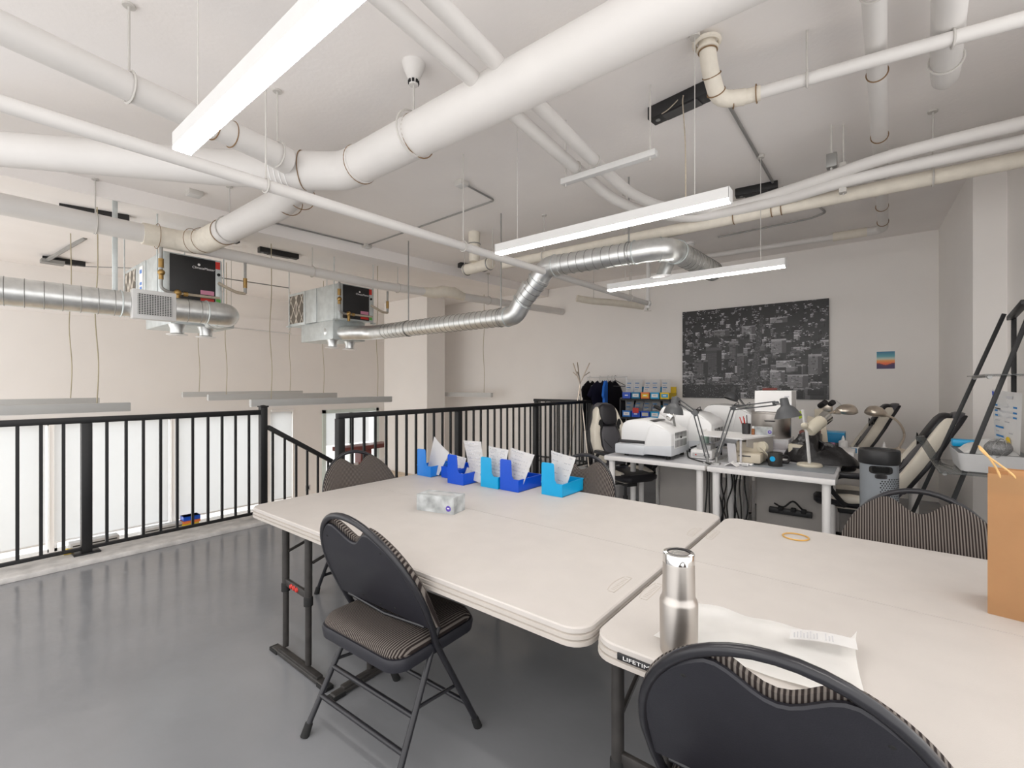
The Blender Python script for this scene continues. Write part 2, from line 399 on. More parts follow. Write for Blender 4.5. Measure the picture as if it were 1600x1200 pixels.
# far wall with its windows and the glazed door
win = [(-1.98, -0.42), (-0.36, 1.20), (1.26, 2.86), (2.92, 4.62), (4.70, 5.20)]
zb, zt = -1.30, 0.83
m = MB()
m.box((XB, YF, zt), (XW, YF+0.2, ZC)); m.box((XB, YF, ZL), (5.20, YF+0.2, zb))
xs = [XB] + [x for w in win for x in w] + [5.92, 7.52, XW]
for i in range(0, len(xs)-1, 2): m.box((xs[i], YF, zb if i < 8 else ZL), (xs[i+1], YF+0.2, zt))
m.box((5.20, YF, ZL), (5.26, YF+0.2, zb))
struct(m.build('wall_far', M['wall'], flat=True))
struct(MB().box((XB, YF-0.03, 2.62), (XW, YF, 2.90)).build('trim_4', M['ceil'], flat=True))
struct(MB().box((XB, YF-0.16, zb-0.05), (5.25, YF-0.01, zb), 0.01).build('trim_5', M['white']))
for i, (a, b) in enumerate(win):
    w = struct(bpy.data.objects.new('window_%d' % (i+1), None)); COL.objects.link(w); w.location = ((a+b)/2, YF, zb); w['_w'] = 1
    fr = MB()
    for (c0, c1) in (((a, zb), (a+.04, zt)), ((b-.015, zb), (b, zt)), ((a, zb), (b, zb+.05)), ((a, zt-.05), (b, zt))): fr.box((c0[0], YF+.05, c0[1]), (c1[0], YF+.12, c1[1]))
    fr.build('window_frame', M['white'], w, flat=True)
    MB().box((a+.03, YF+.08, zb+.04), (b-.03, YF+.09, zt-.04)).build('pane', M['glass'], w, flat=True)
    bl = thing('roller_blind', ['white roller blind beyond the left edge of the railing', 'white roller blind pulled down behind the leftmost balusters', 'white roller blind behind the black post with the base plate', 'widest white roller blind behind the right half of the long railing', 'narrow white roller blind behind the sloping stair rail'][i], 'blind', ((a+b)/2, YF-.03, -1.14), world=True, group='roller blinds on the far windows')
    MB().box((a-.005, YF-.034, -1.12), (b-.05, YF-.030, zt+.03)).build('blind_fabric', M['blind'], bl, flat=True)
    MB().box((a-.005, YF-.042, -1.145), (b-.05, YF-.022, -1.115), .004).build('hem_bar', M['white'], bl)
    MB().cyl((a, YF-.04, zt+.04), (b, YF-.04, zt+.04), .03, 12).build('roller', M['white'], bl)
dr = struct(bpy.data.objects.new('door_1', None)); COL.objects.link(dr); dr.location = (6.7, YF, ZL); dr['_w'] = 1
fr = MB()
for (a, b) in ((5.92, 6.0), (7.44, 7.52)): fr.box((a, YF-.04, ZL), (b, YF+.12, .83))
fr.box((5.92, YF-.04, .75), (7.52, YF+.12, .83)); fr.box((5.92, YF+.0, ZL), (7.52, YF+.1, ZL+.12)); fr.box((6.68, YF+.02, ZL), (6.76, YF+.1, .75))
fr.build('door_frame', M['mint'], dr, flat=True)
MB().box((6.0, YF+.05, ZL+.1), (7.44, YF+.06, .75)).build('pane', M['glass'], dr, flat=True)
MB().box((6.0, YF+.02, -.05), (7.25, YF+.03, .75)).build('door_blind', M['blind'], dr, flat=True)
MB().tube(fillet([(6.85, YF, -.55), (6.85, YF-.06, -.55), (6.85, YF-.06, -.2), (6.85, YF, -.2)], .03), .012, 8).build('handle', M['steel'], dr)

# stair down to the lower floor
st = struct(bpy.data.objects.new('trim_6', None)); COL.objects.link(st); st.location = (2.3, 4.6, 0); st['_w'] = 1
for k in range(8):
    MB().box((2.30+.27*k, 3.95, -.185*(k+1)-.04), (2.30+.27*k+.30, 5.16, -.185*(k+1)), .006).build('tread', M['curb'], st)
for y in (3.95, 5.16):
    MB().prism([(2.30, y, -.26), (2.30, y, -.02), (4.46, y, -1.48), (4.10, y, -1.5)], (0, .04, 0)).build('stringer', M['black'], st, flat=True)

# ------------------------------------------------------------------ railings
def railing(name, label, p0, p1, posts, bals, ztop, zbot, capped=(), base=0.0, plate=True):
    p0, p1 = Vector(p0), Vector(p1); d = (p1-p0).normalized(); s = Vector((-d.y, d.x, 0)); up = Vector((0,0,1))
    t = thing(name, label, 'railing', ((p0+p1)/2)[:2] + (base,), world=True)
    L = (p1-p0).length; mid = (p0+p1)/2
    MB().obox((mid.x, mid.y, ztop-.025), d, s, up, L/2, .028, .025, .004).build('top_rail', M['black'], t)
    MB().obox((mid.x, mid.y, zbot-.012), d, s, up, L/2, .016, .014, .002).build('bottom_rail', M['black'], t)
    pts = []
    for k, x in enumerate(posts):
        c = p0 + d*x; h = ztop-.05 if k not in capped else ztop+.03
        po = MB().obox((c.x, c.y, (base+h)/2), d, s, up, .034, .034, (h-base)/2, .003).build('post', M['black'], t)
        if k in capped:
            MB().obox((c.x, c.y, h+.006), d, s, up, .043, .043, .008, .003).ball((c.x, c.y, h+.012), .03, 1, 1, .35).build('post_cap', M['black'], po)
        if plate: MB().obox((c.x, c.y, base+.006), d, s, up, .085, .06, .006, .002).build('base_plate', M['black'], po)
    me = None
    for x in bals:
        c = p0 + d*x
        if me is None:
            o = MB().obox((0, 0, 0), d, s, up, .0105, .0105, (ztop-.05-zbot)/2 + .004).build('baluster', M['black']); me = o.data
        else:
            o = bpy.data.objects.new('baluster', me); COL.objects.link(o)
        o.parent = t; o.location = Vector((c.x, c.y, (ztop-.05+zbot)/2)) - t.location
    return t
xs = [-.47, -.343, -.215, -.09, .03, .157, .285, .414, .542, .671, .941, 1.071, 1.193, 1.321, 1.45, 1.576, 1.706, 1.831, 1.956, 2.086]
railing('guard_railing', 'long black metal guard railing along the mezzanine edge at the left', (-1.3, 5.2, 0), (2.20, 5.2, 0), [0.0, .81+1.3, 2.228+1.3], [x+1.3 for x in xs], 1.18, .095, capped=(2,), base=.04)
px_ = [548, 565.6, 584, 601, 617.8, 633.5, 648.5, 662.5, 676, 689.5, 703]
def atY(px, Y):
    t = (px-800)/FPX; vx, vy = math.cos(TH), math.sin(TH); rx, ry = math.sin(TH), -math.cos(TH)
    return Y/(vy+t*ry)*(vx+t*rx)
YR = 3.98; posts2 = [2.40, 3.97, 5.58, 7.24]; b2 = []
for a, b in zip(posts2[:-1], posts2[1:]):
    k = round((b-a)/.131); b2 += [a + (b-a)*(i+1)/k for i in range(k-1)]
railing('guard_railing', 'long black metal guard railing beside the stairwell, behind the blue trays', (2.37, YR, 0), (7.27, YR, 0), [x-2.37 for x in posts2], [x-2.37 for x in b2], 1.18, .095)
railing('guard_railing', 'short black end railing closing the stairwell in front of the coat stand', (7.24, YR+.045, 0), (7.24, 5.2, 0), [1.12], [.13*(i+1) for i in range(8)], 1.18, .095)
# sloping stair rail
t = thing('stair_railing', 'black sloping stair railing going down from the capped post', 'railing', (3.3, 5.2, -.8), world=True)
sl = -(1.027-.539)/(3.05-2.268)
A = Vector((2.275, 5.2, 1.01)); B = Vector((4.46, 5.2, 1.02+sl*2.2)); d = (B-A).normalized(); s_ = Vector((0,1,0)); u_ = d.cross(s_)*-1
MB().obox((A+B)/2 - Vector((0,0,.02)), d, s_, u_, (B-A).length/2, .026, .024, .003).build('top_rail', M['black'], t)
MB().obox((A+B)/2 - Vector((0,0,.98)), d, s_, u_, (B-A).length/2, .016, .013, .002).build('bottom_rail', M['black'], t)
for x in np.arange(2.33, 4.42, .13):
    z = 1.02 + sl*(x-2.26)
    MB().box((x-.0105, 5.19, z-.98), (x+.0105, 5.21, z-.03)).build('baluster', M['black'], t, flat=True)
MB().box((4.42, 5.165, ZL), (4.49, 5.235, B.z+.03), .003).build('post', M['black'], t)

# ------------------------------------------------------------------ lit linear fixtures
def fixture(label, x, y0, y1, lit=True, z=2.40, group='lit linear pendants'):
    t = thing('linear_pendant_light', label, 'light', (x, (y0+y1)/2, z), world=True, group=group)
    w, h = .034, .07
    prof = [(-w, .012), (-w, h), (w, h), (w, .012), (w-.006, .012), (w-.006, .02), (-w+.006, .02), (-w+.006, .012)]
    MB().prism([(x+a, y0, z+c) for a, c in prof], (0, y1-y0, 0)).build('housing', M['alu'], t, flat=True)
    MB().box((x-w+.004, y0+.004, z), (x+w-.004, y1-.004, z+.02), .004).build('diffuser', M['led'], t)
    for y in (y0, y1): MB().box((x-w, y-.003, z), (x+w, y+.003, z+h), .001).build('end_cap', M['alu'], t)
    for y in (y0+.18, y1-.18):
        MB().cyl((x, y, z+h), (x, y, ZC), .0022, 6).lathe([(.0, 0), (.028, 0), (.028, .025), (.01, .03)], (x, y, ZC-.03), 12).build('suspension_cable', M['rod'], t)
    return t
fixture('lit linear pendant nearest the camera, at the upper left', .64, .70, 2.235)
fixture('lit linear pendant in mid ceiling with a beige cord to a black driver', 2.58, .60, 2.18)
fixture('farthest lit linear pendant, in front of the wall with the city picture', 4.29, .585, 2.15)
fixture('unseen lit linear pendant added behind the camera for fill light', -1.3, .60, 2.18)  # unseen lamp, added to raise the ambient light in the room
fixture('unseen lit linear pendant added right of the camera for fill light', .64, -1.75, -.2)  # second added lamp, out of view beside the camera, for more ambient light
def dark_fixture(label, a, b, z):
    a, b = Vector(tuple(a)[:2] + (0,)), Vector(tuple(b)[:2] + (0,))
    t = thing('linear_pendant_light', label, 'light', ((a.x+b.x)/2, (a.y+b.y)/2, z), world=True, group='unlit linear pendants over the lower floor')
    d = (b-a).normalized(); s = Vector((-d.y, d.x, 0)); c = (a+b)/2; L = (b-a).length
    MB().obox((c.x, c.y, z+.045), d, s, (0,0,1), L/2, .035, .045, .004).build('housing', M['greylight'], t)
    MB().obox((c.x, c.y, z-.002), d, s, (0,0,1), L/2-.01, .028, .004).build('diffuser', M['white'], t)
    for k, f_ in enumerate((.12, .88)):
        q = a.lerp(b, f_)
        MB().tube(spline([(q.x, q.y, z+.09), (q.x+.012, q.y, z+.5), (q.x-.012, q.y+.01, z+1.0), (q.x+.006, q.y, z+1.5), (q.x, q.y, ZC)], 5), .0055, 6).build('suspension_cable', M['tan'], t)
dark_fixture('unlit grey pendant light nearest the railing at the far left', (-.9, 6.3), (1.33, 6.3), 1.17)
dark_fixture('unlit grey pendant light behind the nearest one at the far left', (-.9, 8.0), (1.37, 8.0), 1.19)
dark_fixture('unlit grey pendant light nearest the railing, left of the column', (2.54, 6.3), (4.72, 6.3), 1.17)
dark_fixture('middle one of three unlit grey pendant lights left of the column', (2.62, 8.0), (4.75, 8.0), 1.21)
dark_fixture('farthest of three unlit grey pendant lights left of the column', (2.72, 9.5), (4.86, 9.5), 1.235)
dark_fixture('unlit grey pendant light hanging right of the column near the back wall', (7.3, 6.33), (7.3, 8.2), 1.19)

# ------------------------------------------------------------------ pipes and ducts under the ceiling
def hanger(t, p, R, zc=ZC, band=True, ax=None, disc=True, name='hanger'):
    m_ = MB(); m_.cyl((p[0], p[1], p[2]+R), (p[0], p[1], zc), .0055, 8)
    if disc: m_.lathe([(.0, 0), (.028, 0), (.028, .012), (.0, .014)], (p[0], p[1], zc-.012), 12)
    if band: m_.ring(p, ax, R+.006, .006, 20, 5)
    return m_.build(name, M['rod'], t)
def bands(t, path_pts, R, mm='rope', r=.0035, name='band'):
    for p, ax in path_pts: MB().ring(p, ax, R+.002, r, 28, 5).build(name, M[mm], t)
ZD = 2.95
# main insulated duct: from above the camera's right to the elbow, then left, with its branches
t = thing('insulated_drain_duct', 'thick white insulated duct crossing the ceiling with an elbow and branches', 'duct', (1.81, 2.9, ZD), world=True)
R1 = .122
MB().tube([(1.83, -.80, ZD), (1.815, 2.80, ZD)], R1, 28).build('duct_section', M['pvc'], t)
MB().tube(fillet([(1.815, 2.74, ZD), (1.812, 2.93, ZD), (1.60, 3.18, ZD)], .14, 8), R1+.004, 28).build('elbow', M['pvc'], t)
MB().tube([(1.62, 3.16, ZD), (1.237, 3.568, ZD), (.273, 4.378, ZD), (-1.6, 5.95, ZD)], [R1, .116, .105, .10], 28).build('duct_section', M['pvc'], t)
MB().tube([(1.66, 3.12, ZD), (1.80, 3.9, ZD), (1.79, 5.15, ZD)], [.10, .118, .118], 28).build('branch_section', M['pvc'], t)
MB().tube(fillet([(1.79, 5.05, ZD), (1.775, 5.70, ZD), (1.30, 5.705, ZD)], .26, 8), [.122]*3+[.118]*3+[.105]*3, 28).build('branch_elbow', M['cream'], t)
MB().tube([(1.38, 5.703, ZD), (-1.6, 5.69, ZD)], .09, 24).build('branch_section', M['pvc'], t)
MB().tube([(1.48, 3.10, ZD), (1.30, 3.06, ZD), (.45, 2.93, ZD), (-1.6, 2.6, ZD)], [.085, .075, .068, .068], 24).build('branch_section', M['pvc'], t)
bands(t, [((1.826, 2.17, ZD), (0,1,0)), ((1.816, 2.76, ZD), (0,1,0)), ((1.62, 3.15, ZD), (-.7,.75,0))], R1+.003)
bands(t, [((1.79, 5.03, ZD), (0,1,0)), ((1.80, 3.55, ZD), (0,1,0)), ((1.80, 3.75, ZD), (0,1,0))], .120)
bands(t, [((1.76, 5.48, ZD), (-.2,1,0)), ((1.70, 5.60, ZD), (-.6,1,0)), ((1.42, 5.703, ZD), (1,0,0))], .122, r=.003)
bands(t, [((1.12, 3.035, ZD), (1,.15,0)), ((1.02, 3.02, ZD), (1,.15,0))], .074)
for k in range(4):
    c = Vector((1.50+.022*k, 3.30-.024*k, ZD))
    MB().ring(c, (-.7,.75,0), .128, .004, 24, 5).box((c.x-.01-.09, c.y-.10, c.z-.02), (c.x+.012-.09, c.y-.075, c.z+.02), .003).build('clamp', M['white'], t)
hanger(t, (1.79, 2.17, ZD), R1, ax=(0,1,0)); hanger(t, (1.40, 3.06, ZD), .075, ax=(1,.15,0)); hanger(t, (.62, 2.955, ZD), .072, ax=(1,.15,0)); hanger(t, (1.79, 4.9, ZD), .118, ax=(0,1,0)); hanger(t, (.95, 5.70, ZD), .092, ax=(1,0,0))
bo = MB().lathe([(.026, 0), (.030, .035), (.036, .04), (.060, .095), (.070, .13)], (1.79, 2.17, ZC-.13), 20).build('ceiling_boss', M['pvc'], t)
for k in range(8): a = 2*PI*k/8; MB().obox((1.79+.029*math.cos(a), 2.17+.029*math.sin(a), ZC-.112), V(math.cos(a), math.sin(a), 0), V(-math.sin(a), math.cos(a), 0), V(0,0,1), .004, .007, .009).build('slot', M['rubber'], bo, flat=True)
# thin branch pipe running on over the units
t = thing('branch_pipe', 'white pipe running over the heat pump units towards the column', 'pipe', (4.1, 5.68, 2.9), world=True)
MB().tube([(1.70, 5.70, 2.91), (4.053, 5.69, 2.9), (5.0, 5.50, 2.9)], .062, 20).build('pipe_section', M['pvc'], t)
MB().tube([(4.75, 5.56, 2.9), (4.95, 5.50, 2.9), (5.05, 5.42, 2.93), (5.25, 5.36, 2.93), (5.45, 5.36, 2.9)], [.066, .085, .09, .09, .066], 18).build('lagged_fitting', M['cream'], t)
MB().tube([(5.35, 5.38, 2.9), (7.70, 4.85, 2.88)], .062, 20).build('pipe_section', M['pvc'], t)
for p in ((3.05, 5.70, 2.905), (4.35, 5.64, 2.9), (5.95, 5.245, 2.895)): hanger(t, p, .064, ax=(1,0,0))
# sprinkler pipe
t = thing('sprinkler_pipe', 'long thin white sprinkler pipe crossing the whole ceiling above the tables', 'pipe', (3.0, 2.7, 2.6), world=True)
a, b = Vector((.175, 2.807, 2.6)), Vector((6.30, 2.551, 2.6)); dv = (b-a).normalized()
MB().tube([a-dv*2.2, b], .034, 18).build('pipe_section', M['pvc'], t)
MB().ball(b, .05).cyl(b-Vector((0,0,.07)), b+Vector((0,0,.30)), .03, 14).build('elbow', M['white'], t)
MB().cyl(b+dv*.02+Vector((0,0,.28)), b+dv*.02+Vector((0,0,ZC-2.6)), .03, 14).build('drop', M['white'], t)
MB().lathe([(.05, 0), (.05, .006), (.012, .01), (.012, .05)], (b.x, b.y, 2.49), 14).build('sprinkler_head', M['chrome'], t)
for x in (1.2, 2.75, 5.75):
    y = a.y + (x-a.x)*(b.y-a.y)/(b.x-a.x); hanger(t, (x, y, 2.6), .036, ax=(1,0,0), disc=False)
# twin insulated hoses
t1 = [(.4, 1.33, 3.02), (2.092, 1.49, 3.02), (3.107, 1.555, 3.0), (3.62, 1.55, 3.0), (4.07, 1.40, 3.0), (4.33, 1.02, 3.0), (4.22, .46, 3.0), (4.04, -.09, 3.0), (4.02, -.915, 3.0)]
t2 = [(.4, 1.50, 3.0), (2.0, 1.63, 3.0), (2.95, 1.70, 3.0), (3.5, 1.70, 2.98), (3.95, 1.58, 2.97), (4.27, 1.26, 2.95), (4.27, .62, 2.94), (4.13, .10, 2.93), (4.10, -.915, 2.92)]
for lab, pts in (('upper of two white insulated hoses curving under the ceiling', t1), ('lower of two white insulated hoses curving under the ceiling', t2)):
    single('insulated_hose', MB().tube(spline(pts, 8), .041, 14), M['pvc'], lab, 'hose', group='insulated hoses')
t = thing('trapeze_hanger', 'white strut trapeze carrying the two insulated hoses', 'hanger', (3.05, 1.55, 2.95), world=True)
MB().box((2.83, 1.10, 2.90), (2.88, 1.80, 2.94), .002).build('strut', M['alu'], t)
for y in (1.14, 1.77): MB().cyl((2.855, y, 2.88), (2.855, y, ZC), .006, 8).build('rod', M['rod'], t)
for y in (1.54, 1.69): MB().ring((2.855, y, 3.0), (1,.06,0), .042, .004, 20, 5).build('hose_clamp', M['rod'], t)
t = thing('strut_clamp', 'painted rod and steel clamp holding the hoses at the right', 'hanger', (4.15, .24, 3.0), world=True)
MB().cyl((4.13, .27, 3.0), (4.13, .27, ZC), .007, 8).cyl((4.18, .2, 2.85), (4.18, .2, ZC), .007, 8).build('rod', M['rod'], t)
MB().box((4.10, .235, 3.05), (4.16, .30, 3.15), .004).build('clamp', M['steel'], t)
MB().box((4.14, .18, 2.86), (4.20, .225, 3.08), .004).build('strap', M['rod'], t)
# large pipe below the hoses along the same line
t = thing('insulated_pipe', 'cream insulated pipe below the hoses, running to the right wall', 'pipe', (4.33, 1.4, 2.9), world=True)
MB().tube([(4.29, 3.55, 2.9), (4.345, .9, 2.9), (4.362, -.905, 2.9)], .052, 20).build('pipe_section', M['cream'], t)
bands(t, [((4.34, .62, 2.9), (0,1,0)), ((4.34, .69, 2.9), (0,1,0)), ((4.335, .98, 2.9), (0,1,0))], .052, r=.004)
hanger(t, (4.30, 2.95, 2.9), .054, ax=(0,1,0)); hanger(t, (4.355, -.30, 2.9), .054, ax=(0,1,0))
# pipes on the right half of the ceiling
t = thing('ceiling_pipe', 'white pipe running away from the camera along the right of the ceiling', 'pipe', (4.8, -.02, 3.2), world=True)
MB().tube(fillet([(.2, .05, 3.2), (6.66, -.045, 3.2), (6.66, .3, 3.2)], .10, 6), .047, 18).build('pipe_section', M['pvc'], t)
bands(t, [((3.30, .004, 3.2), (1,0,0)), ((4.15, -.008, 3.2), (1,0,0)), ((5.8, -.03, 3.2), (1,0,0)), ((6.35, -.04, 3.2), (1,0,0))], .047, r=.004)
MB().tube([(6.66, .2, 3.2), (6.56, 2.1, 3.2)], .034, 16).build('pipe_section', M['pvc'], t)
MB().tube([(6.66, .10, 3.2), (6.65, .42, 3.2)], .05, 16).build('lagged_fitting', M['cream'], t)
for p in ((4.9, -.02, 3.2), (2.6, .01, 3.2)): hanger(t, p, .048, ax=(1,0,0), disc=False)
t = thing('pipe_stub', 'short white pipe with a rounded end at the upper right', 'pipe', (3.0, -.26, 3.2), world=True)
MB().tube([(1.2, -.15, 3.2), (3.52, -.295, 3.2), (3.60, -.30, 3.2), (3.64, -.303, 3.2), (3.66, -.304, 3.2)], [.065, .065, .06, .045, .02], 20).build('pipe_section', M['pvc'], t)
hanger(t, (3.4, -.288, 3.2), .066, ax=(1,0,0), disc=False)
t = thing('lagged_pipe', 'white pipe with wired lagging that drops from the ceiling at upper right', 'pipe', (2.95, .3, 3.1), world=True)
MB().tube(fillet([(2.66, .74, ZC), (2.68, .735, 3.22), (2.84, .725, 3.1), (2.90, .60, 3.1)], .09, 5), [.045]*16, 16).build('lagged_bend', M['cream'], t)
MB().tube([(2.89, .66, 3.1), (2.915, .52, 3.1)], .04, 16).build('lagged_bend', M['cream'], t)
MB().tube([(2.905, .58, 3.1), (2.972, .06, 3.1), (3.13, -.94, 3.1)], .033, 16).build('pipe_section', M['pvc'], t)
MB().ring((2.66, .74, ZC-.03), (0,0,1), .065, .012, 18, 6).ring((2.67, .738, ZC-.06), (0,0,1), .05, .008, 18, 6).build('flange', M['cream'], t)
bands(t, [((2.668, .737, 3.29), (0,0,1)), ((2.73, .733, 3.19), (.7,0,-.7)), ((2.80, .728, 3.13), (.8,0,-.5)), ((2.885, .655, 3.1), (.3,-1,0)), ((2.91, .54, 3.1), (.1,-1,0))], .046, r=.0035)
for p in ((2.94, .30, 3.1), (3.03, -.28, 3.1)): hanger(t, p, .034, ax=(.1,-1,0), disc=False)
# fitting near the sprinkler pipe
t = thing('valve_tee', 'cream lagged tee fitting hanging from the ceiling beside the sprinkler pipe', 'pipe', (4.25, 3.95, 2.9), world=True)
MB().cyl((4.25, 3.98, ZC), (4.25, 3.98, 3.0), .075, 18, .065).build('lagged_drop', M['cream'], t)
MB().cyl((4.34, 4.22, 2.95), (4.30, 3.74, 2.95), .07, 18).build('lagged_tee', M['cream'], t)
for q, a_, r_ in (((4.338, 4.19, 2.95), (.08,1,0), .075), ((4.302, 3.77, 2.95), (.08,1,0), .075), ((4.25, 3.98, 3.22), (0,0,1), .075), ((4.25, 3.98, 3.12), (0,0,1), .072)): MB().ring(q, a_, r_, .007, 18, 6).build('strap', M['steel'], t)
for p in ((4.35, 4.25), (4.28, 3.70)): MB().cyl((p[0], p[1], 2.9), (p[0], p[1], ZC), .005, 6).build('rod', M['rod'], t)
t = thing('drain_pipe', 'cream lagged drain pipe under the far end of the sprinkler pipe', 'pipe', (6.9, 3.4, 2.75), world=True)
MB().tube(spline([(6.55, 3.85, 2.86), (6.75, 3.65, 2.82), (7.0, 3.4, 2.80), (7.35, 3.05, 2.75)], 5), .055, 14).build('lagged_pipe', M['cream'], t)
MB().cyl((6.75, 3.65, 2.8), (6.75, 3.65, ZC), .005, 6).cyl((7.2, 3.2, 2.78), (7.2, 3.2, ZC), .005, 6).build('rod', M['rod'], t)

# spiral ducts
def spiral(t, pts, R, pitch, name='duct_section', n=28):
    MB().tube(pts, R, n).build(name, M['galv'], t)
    P = [Vector(p) for p in pts]; m_ = MB(); acc = pitch*.5
    for a, b in zip(P[:-1], P[1:]):
        L = (b-a).length; d = (b-a).normalized()
        while acc < L:
            # lock seam lies a little askew, as on a wound duct
            sk = (d + d.cross(Vector((0,0,1)) if abs(d.z) < .9 else Vector((1,0,0)))*.10).normalized()
            m_.ring(a+d*acc, sk, R+.001, .0028, 26, 4); acc += pitch
        acc -= L
    m_.build('lock_seam', M['seam'], t)
t = thing('spiral_duct', 'bare spiral duct with a grille running in from the left edge', 'duct', (.9, 5.5, 2.21), world=True)
YD = 5.55; RD = .118
spiral(t, [(-1.3, YD, 2.21), (1.80, YD, 2.21)], RD, .115)
MB().tube(fillet([(1.78, YD, 2.21), (2.03, YD, 2.21), (2.03, 6.05, 2.21)], .22, 8), RD+.003, 28).build('elbow', M['galv'], t)
for p, a in (((1.80, YD, 2.21), (1,0,0)), ((1.90, YD+.02, 2.21), (1,.3,0)), ((2.0, YD+.13, 2.21), (.5,1,0)), ((2.03, 5.9, 2.21), (0,1,0))): MB().ring(p, a, RD+.006, .006, 26, 5).build('elbow_seam', M['galvd'], t)
gx0, gx1 = 1.16, 1.50
gr = MB()
gr.box((gx0, YD-.15, 2.07), (gx1, YD-.06, 2.345), .006); gr.build('grille_frame', M['alu'], t)
MB().box((gx0+.035, YD-.152, 2.11), (gx1-.035, YD-.148, 2.305)).build('grille_core', M['slots'], t, flat=True)
m_ = MB()
for k in range(14): x = gx0+.04+(gx1-gx0-.08)*k/13; m_.box((x-.003, YD-.158, 2.11), (x+.003, YD-.150, 2.305))
for k in range(13): z = 2.11+.195*k/12; m_.box((gx0+.035, YD-.158, z-.0025), (gx1-.035, YD-.150, z+.0025))
o = m_.build('grille_bar', M['alu'], t, flat=True); o['kind'] = 'stuff'
for x in (-.2, 1.10): MB().box((x-.02, YD+.19, 2.24), (x+.02, YD+.21, ZC), .002).box((x-.02, YD+.10, 2.24), (x+.02, YD+.21, 2.26)).ring((x, YD, 2.21), (1,0,0), RD+.004, .006, 26, 4).build('strap_hanger', M['galvd'], t)

def plenum(t, x0, x1, y0, y1, z0, z1, dirs):
    MB().box((x0, y0, z0), (x1, y1, z1), .004).build('plenum_box', M['galvd'], t)
    for (x, y) in dirs:
        d_ = MB().lathe([(.065, 0), (.065, .05), (.085, .10)], (x, y, z0-.10), 20).build('diffuser_neck', M['galv'], t)
        MB().lathe([(.0, 0), (.075, .0), (.10, .008), (.10, .014), (.0, .016)], (x, y, z0-.125), 22).build('diffuser_plate', M['white'], d_)
        MB().cyl((x, y, z0-.125), (x, y, z0-.02), .006, 6).build('diffuser_stem', M['white'], d_)
def heat_pump(lab, x0, y0, zt, zb, L=1.42, W=.54, label_left=True):
    """horizontal ceiling heat pump: front panel faces the mezzanine, filter at its far left side"""
    t = thing('heat_pump_unit', lab, 'hvac unit', (x0+W/2, y0+L/2, zb), world=True, group='ceiling heat pump units')
    MB().box((x0, y0, zb), (x0+W, y0+.95, zt), .006).build('cabinet', M['galvd'], t)
    H = zt-zb
    MB().box((x0+.02, y0+.95, zb+.01), (x0+W-.02, y0+1.02, zt-.01)).build('filter_collar', M['galvd'], t, flat=True)
    MB().box((x0-.01, y0+.60, zb+.0), (x0+.02, y0+.92, zt), .004).build('filter_door', M['galvd'], t)
    fl = MB().box((x0-.012, y0+.93, zb-.01), (x0+W, y0+L, zt+.0), .004).build('filter_rack', M['galvd'], t)
    MB().box((x0-.016, y0+.97, zb+.03), (x0-.011, y0+L-.03, zt-.04)).build('filter_media', M['filter'], fl, flat=True)
    m_ = MB(); ya, yb, za, zb_ = y0+.97, y0+L-.03, zb+.03, zt-.04; n_ = 4
    for k in range(-5, 6):
        for sgn in (1, -1):
            # diagonals clipped to the filter opening
            w_ = yb-ya; h_ = zb_-za; c = k*w_/2.5
            p = []
            for s_ in np.linspace(0, 1, 41):
                y = ya+w_*s_; z = (za + (s_*w_ - c)*1.7) if sgn > 0 else (zb_ - (s_*w_ - c)*1.7)
                if za <= z <= zb_: p.append((x0-.017, y, z))
            if len(p) > 1: m_.cyl(p[0], p[-1], .006, 4)
    m_.box((x0-.02, (ya+yb)/2-.008, za), (x0-.014, (ya+yb)/2+.008, zb_))
    m_.build('filter_grid', M['kraftcard'], fl)
    fp = MB().box((x0+.055, y0-.012, zb+.015), (x0+.475, y0+.001, zt-.015), .004).build('front_panel', M['blackplastic'], t)
    MB().box((x0+.475, y0-.008, zb+.01), (x0+W, y0+.001, zt-.01), .002).build('service_panel', M['galvd'], t)
    MB().box((x0+.005, y0-.008, zb+.01), (x0+.052, y0+.001, zt-.01), .002).build('service_panel', M['galvd'], t)
    text('ClimateMaster', .036, M['white'], 'lettering', fp, (x0+.36, y0-.0135, zt-.12), (1,0,0), (0,0,1), .0006)
    MB().lathe([(.0, 0), (.013, 0), (.013, .001), (0, .001)], (x0+.315, y0-.013, zt-.085), 12, (0,-1,0)).build('emblem', M['white'], fp)
    MB().box((x0+.33, y0-.0135, zb+.10), (x0+.46, y0-.012, zb+.145)).build('sticker', M['pinkprint'], fp, flat=True)
    MB().box((x0+.33, y0-.0135, zb+.03), (x0+.46, y0-.012, zb+.06)).build('sticker', M['red'], fp, flat=True)
    MB().box((x0+.475, y0-.0095, zt-.10), (x0+.52, y0-.008, zt-.02)).build('red_label', M['red'], t, flat=True)
    MB().box((x0+.48, y0-.0095, zb+.03), (x0+.525, y0-.008, zb+.07)).build('green_label', M['green'], t, flat=True)
    MB().cyl((x0+.505, y0-.02, zt-.16), (x0+.505, y0, zt-.16), .016, 12).build('port', M['rubber'], t)
    # water pipework: left drop with brass valve, pipe across the panel, hose at the right
    m_ = MB(); m_.tube(fillet([(x0-.03, y0-.05, 2.88), (x0-.03, y0-.05, zb+.10), (x0+.04, y0-.05, zb+.07), (x0+.06, y0-.05, zb+.07)], .03, 4), .016, 10)
    m_.build('supply_pipe', M['steel'], t)
    MB().cyl((x0-.03, y0-.05, zt-.10), (x0-.03, y0-.05, zt-.19), .024, 10).ball((x0-.03, y0-.055, zt-.24), .032).cyl((x0-.03, y0-.05, zt-.26), (x0-.03, y0-.05, zt-.31), .022, 10).build('brass_valve', M['brass'], t)
    MB().cyl((x0+.06, y0-.05, zb+.07), (x0+.50, y0-.05, zb+.075), .014, 10).build('return_pipe', M['hose'], t)
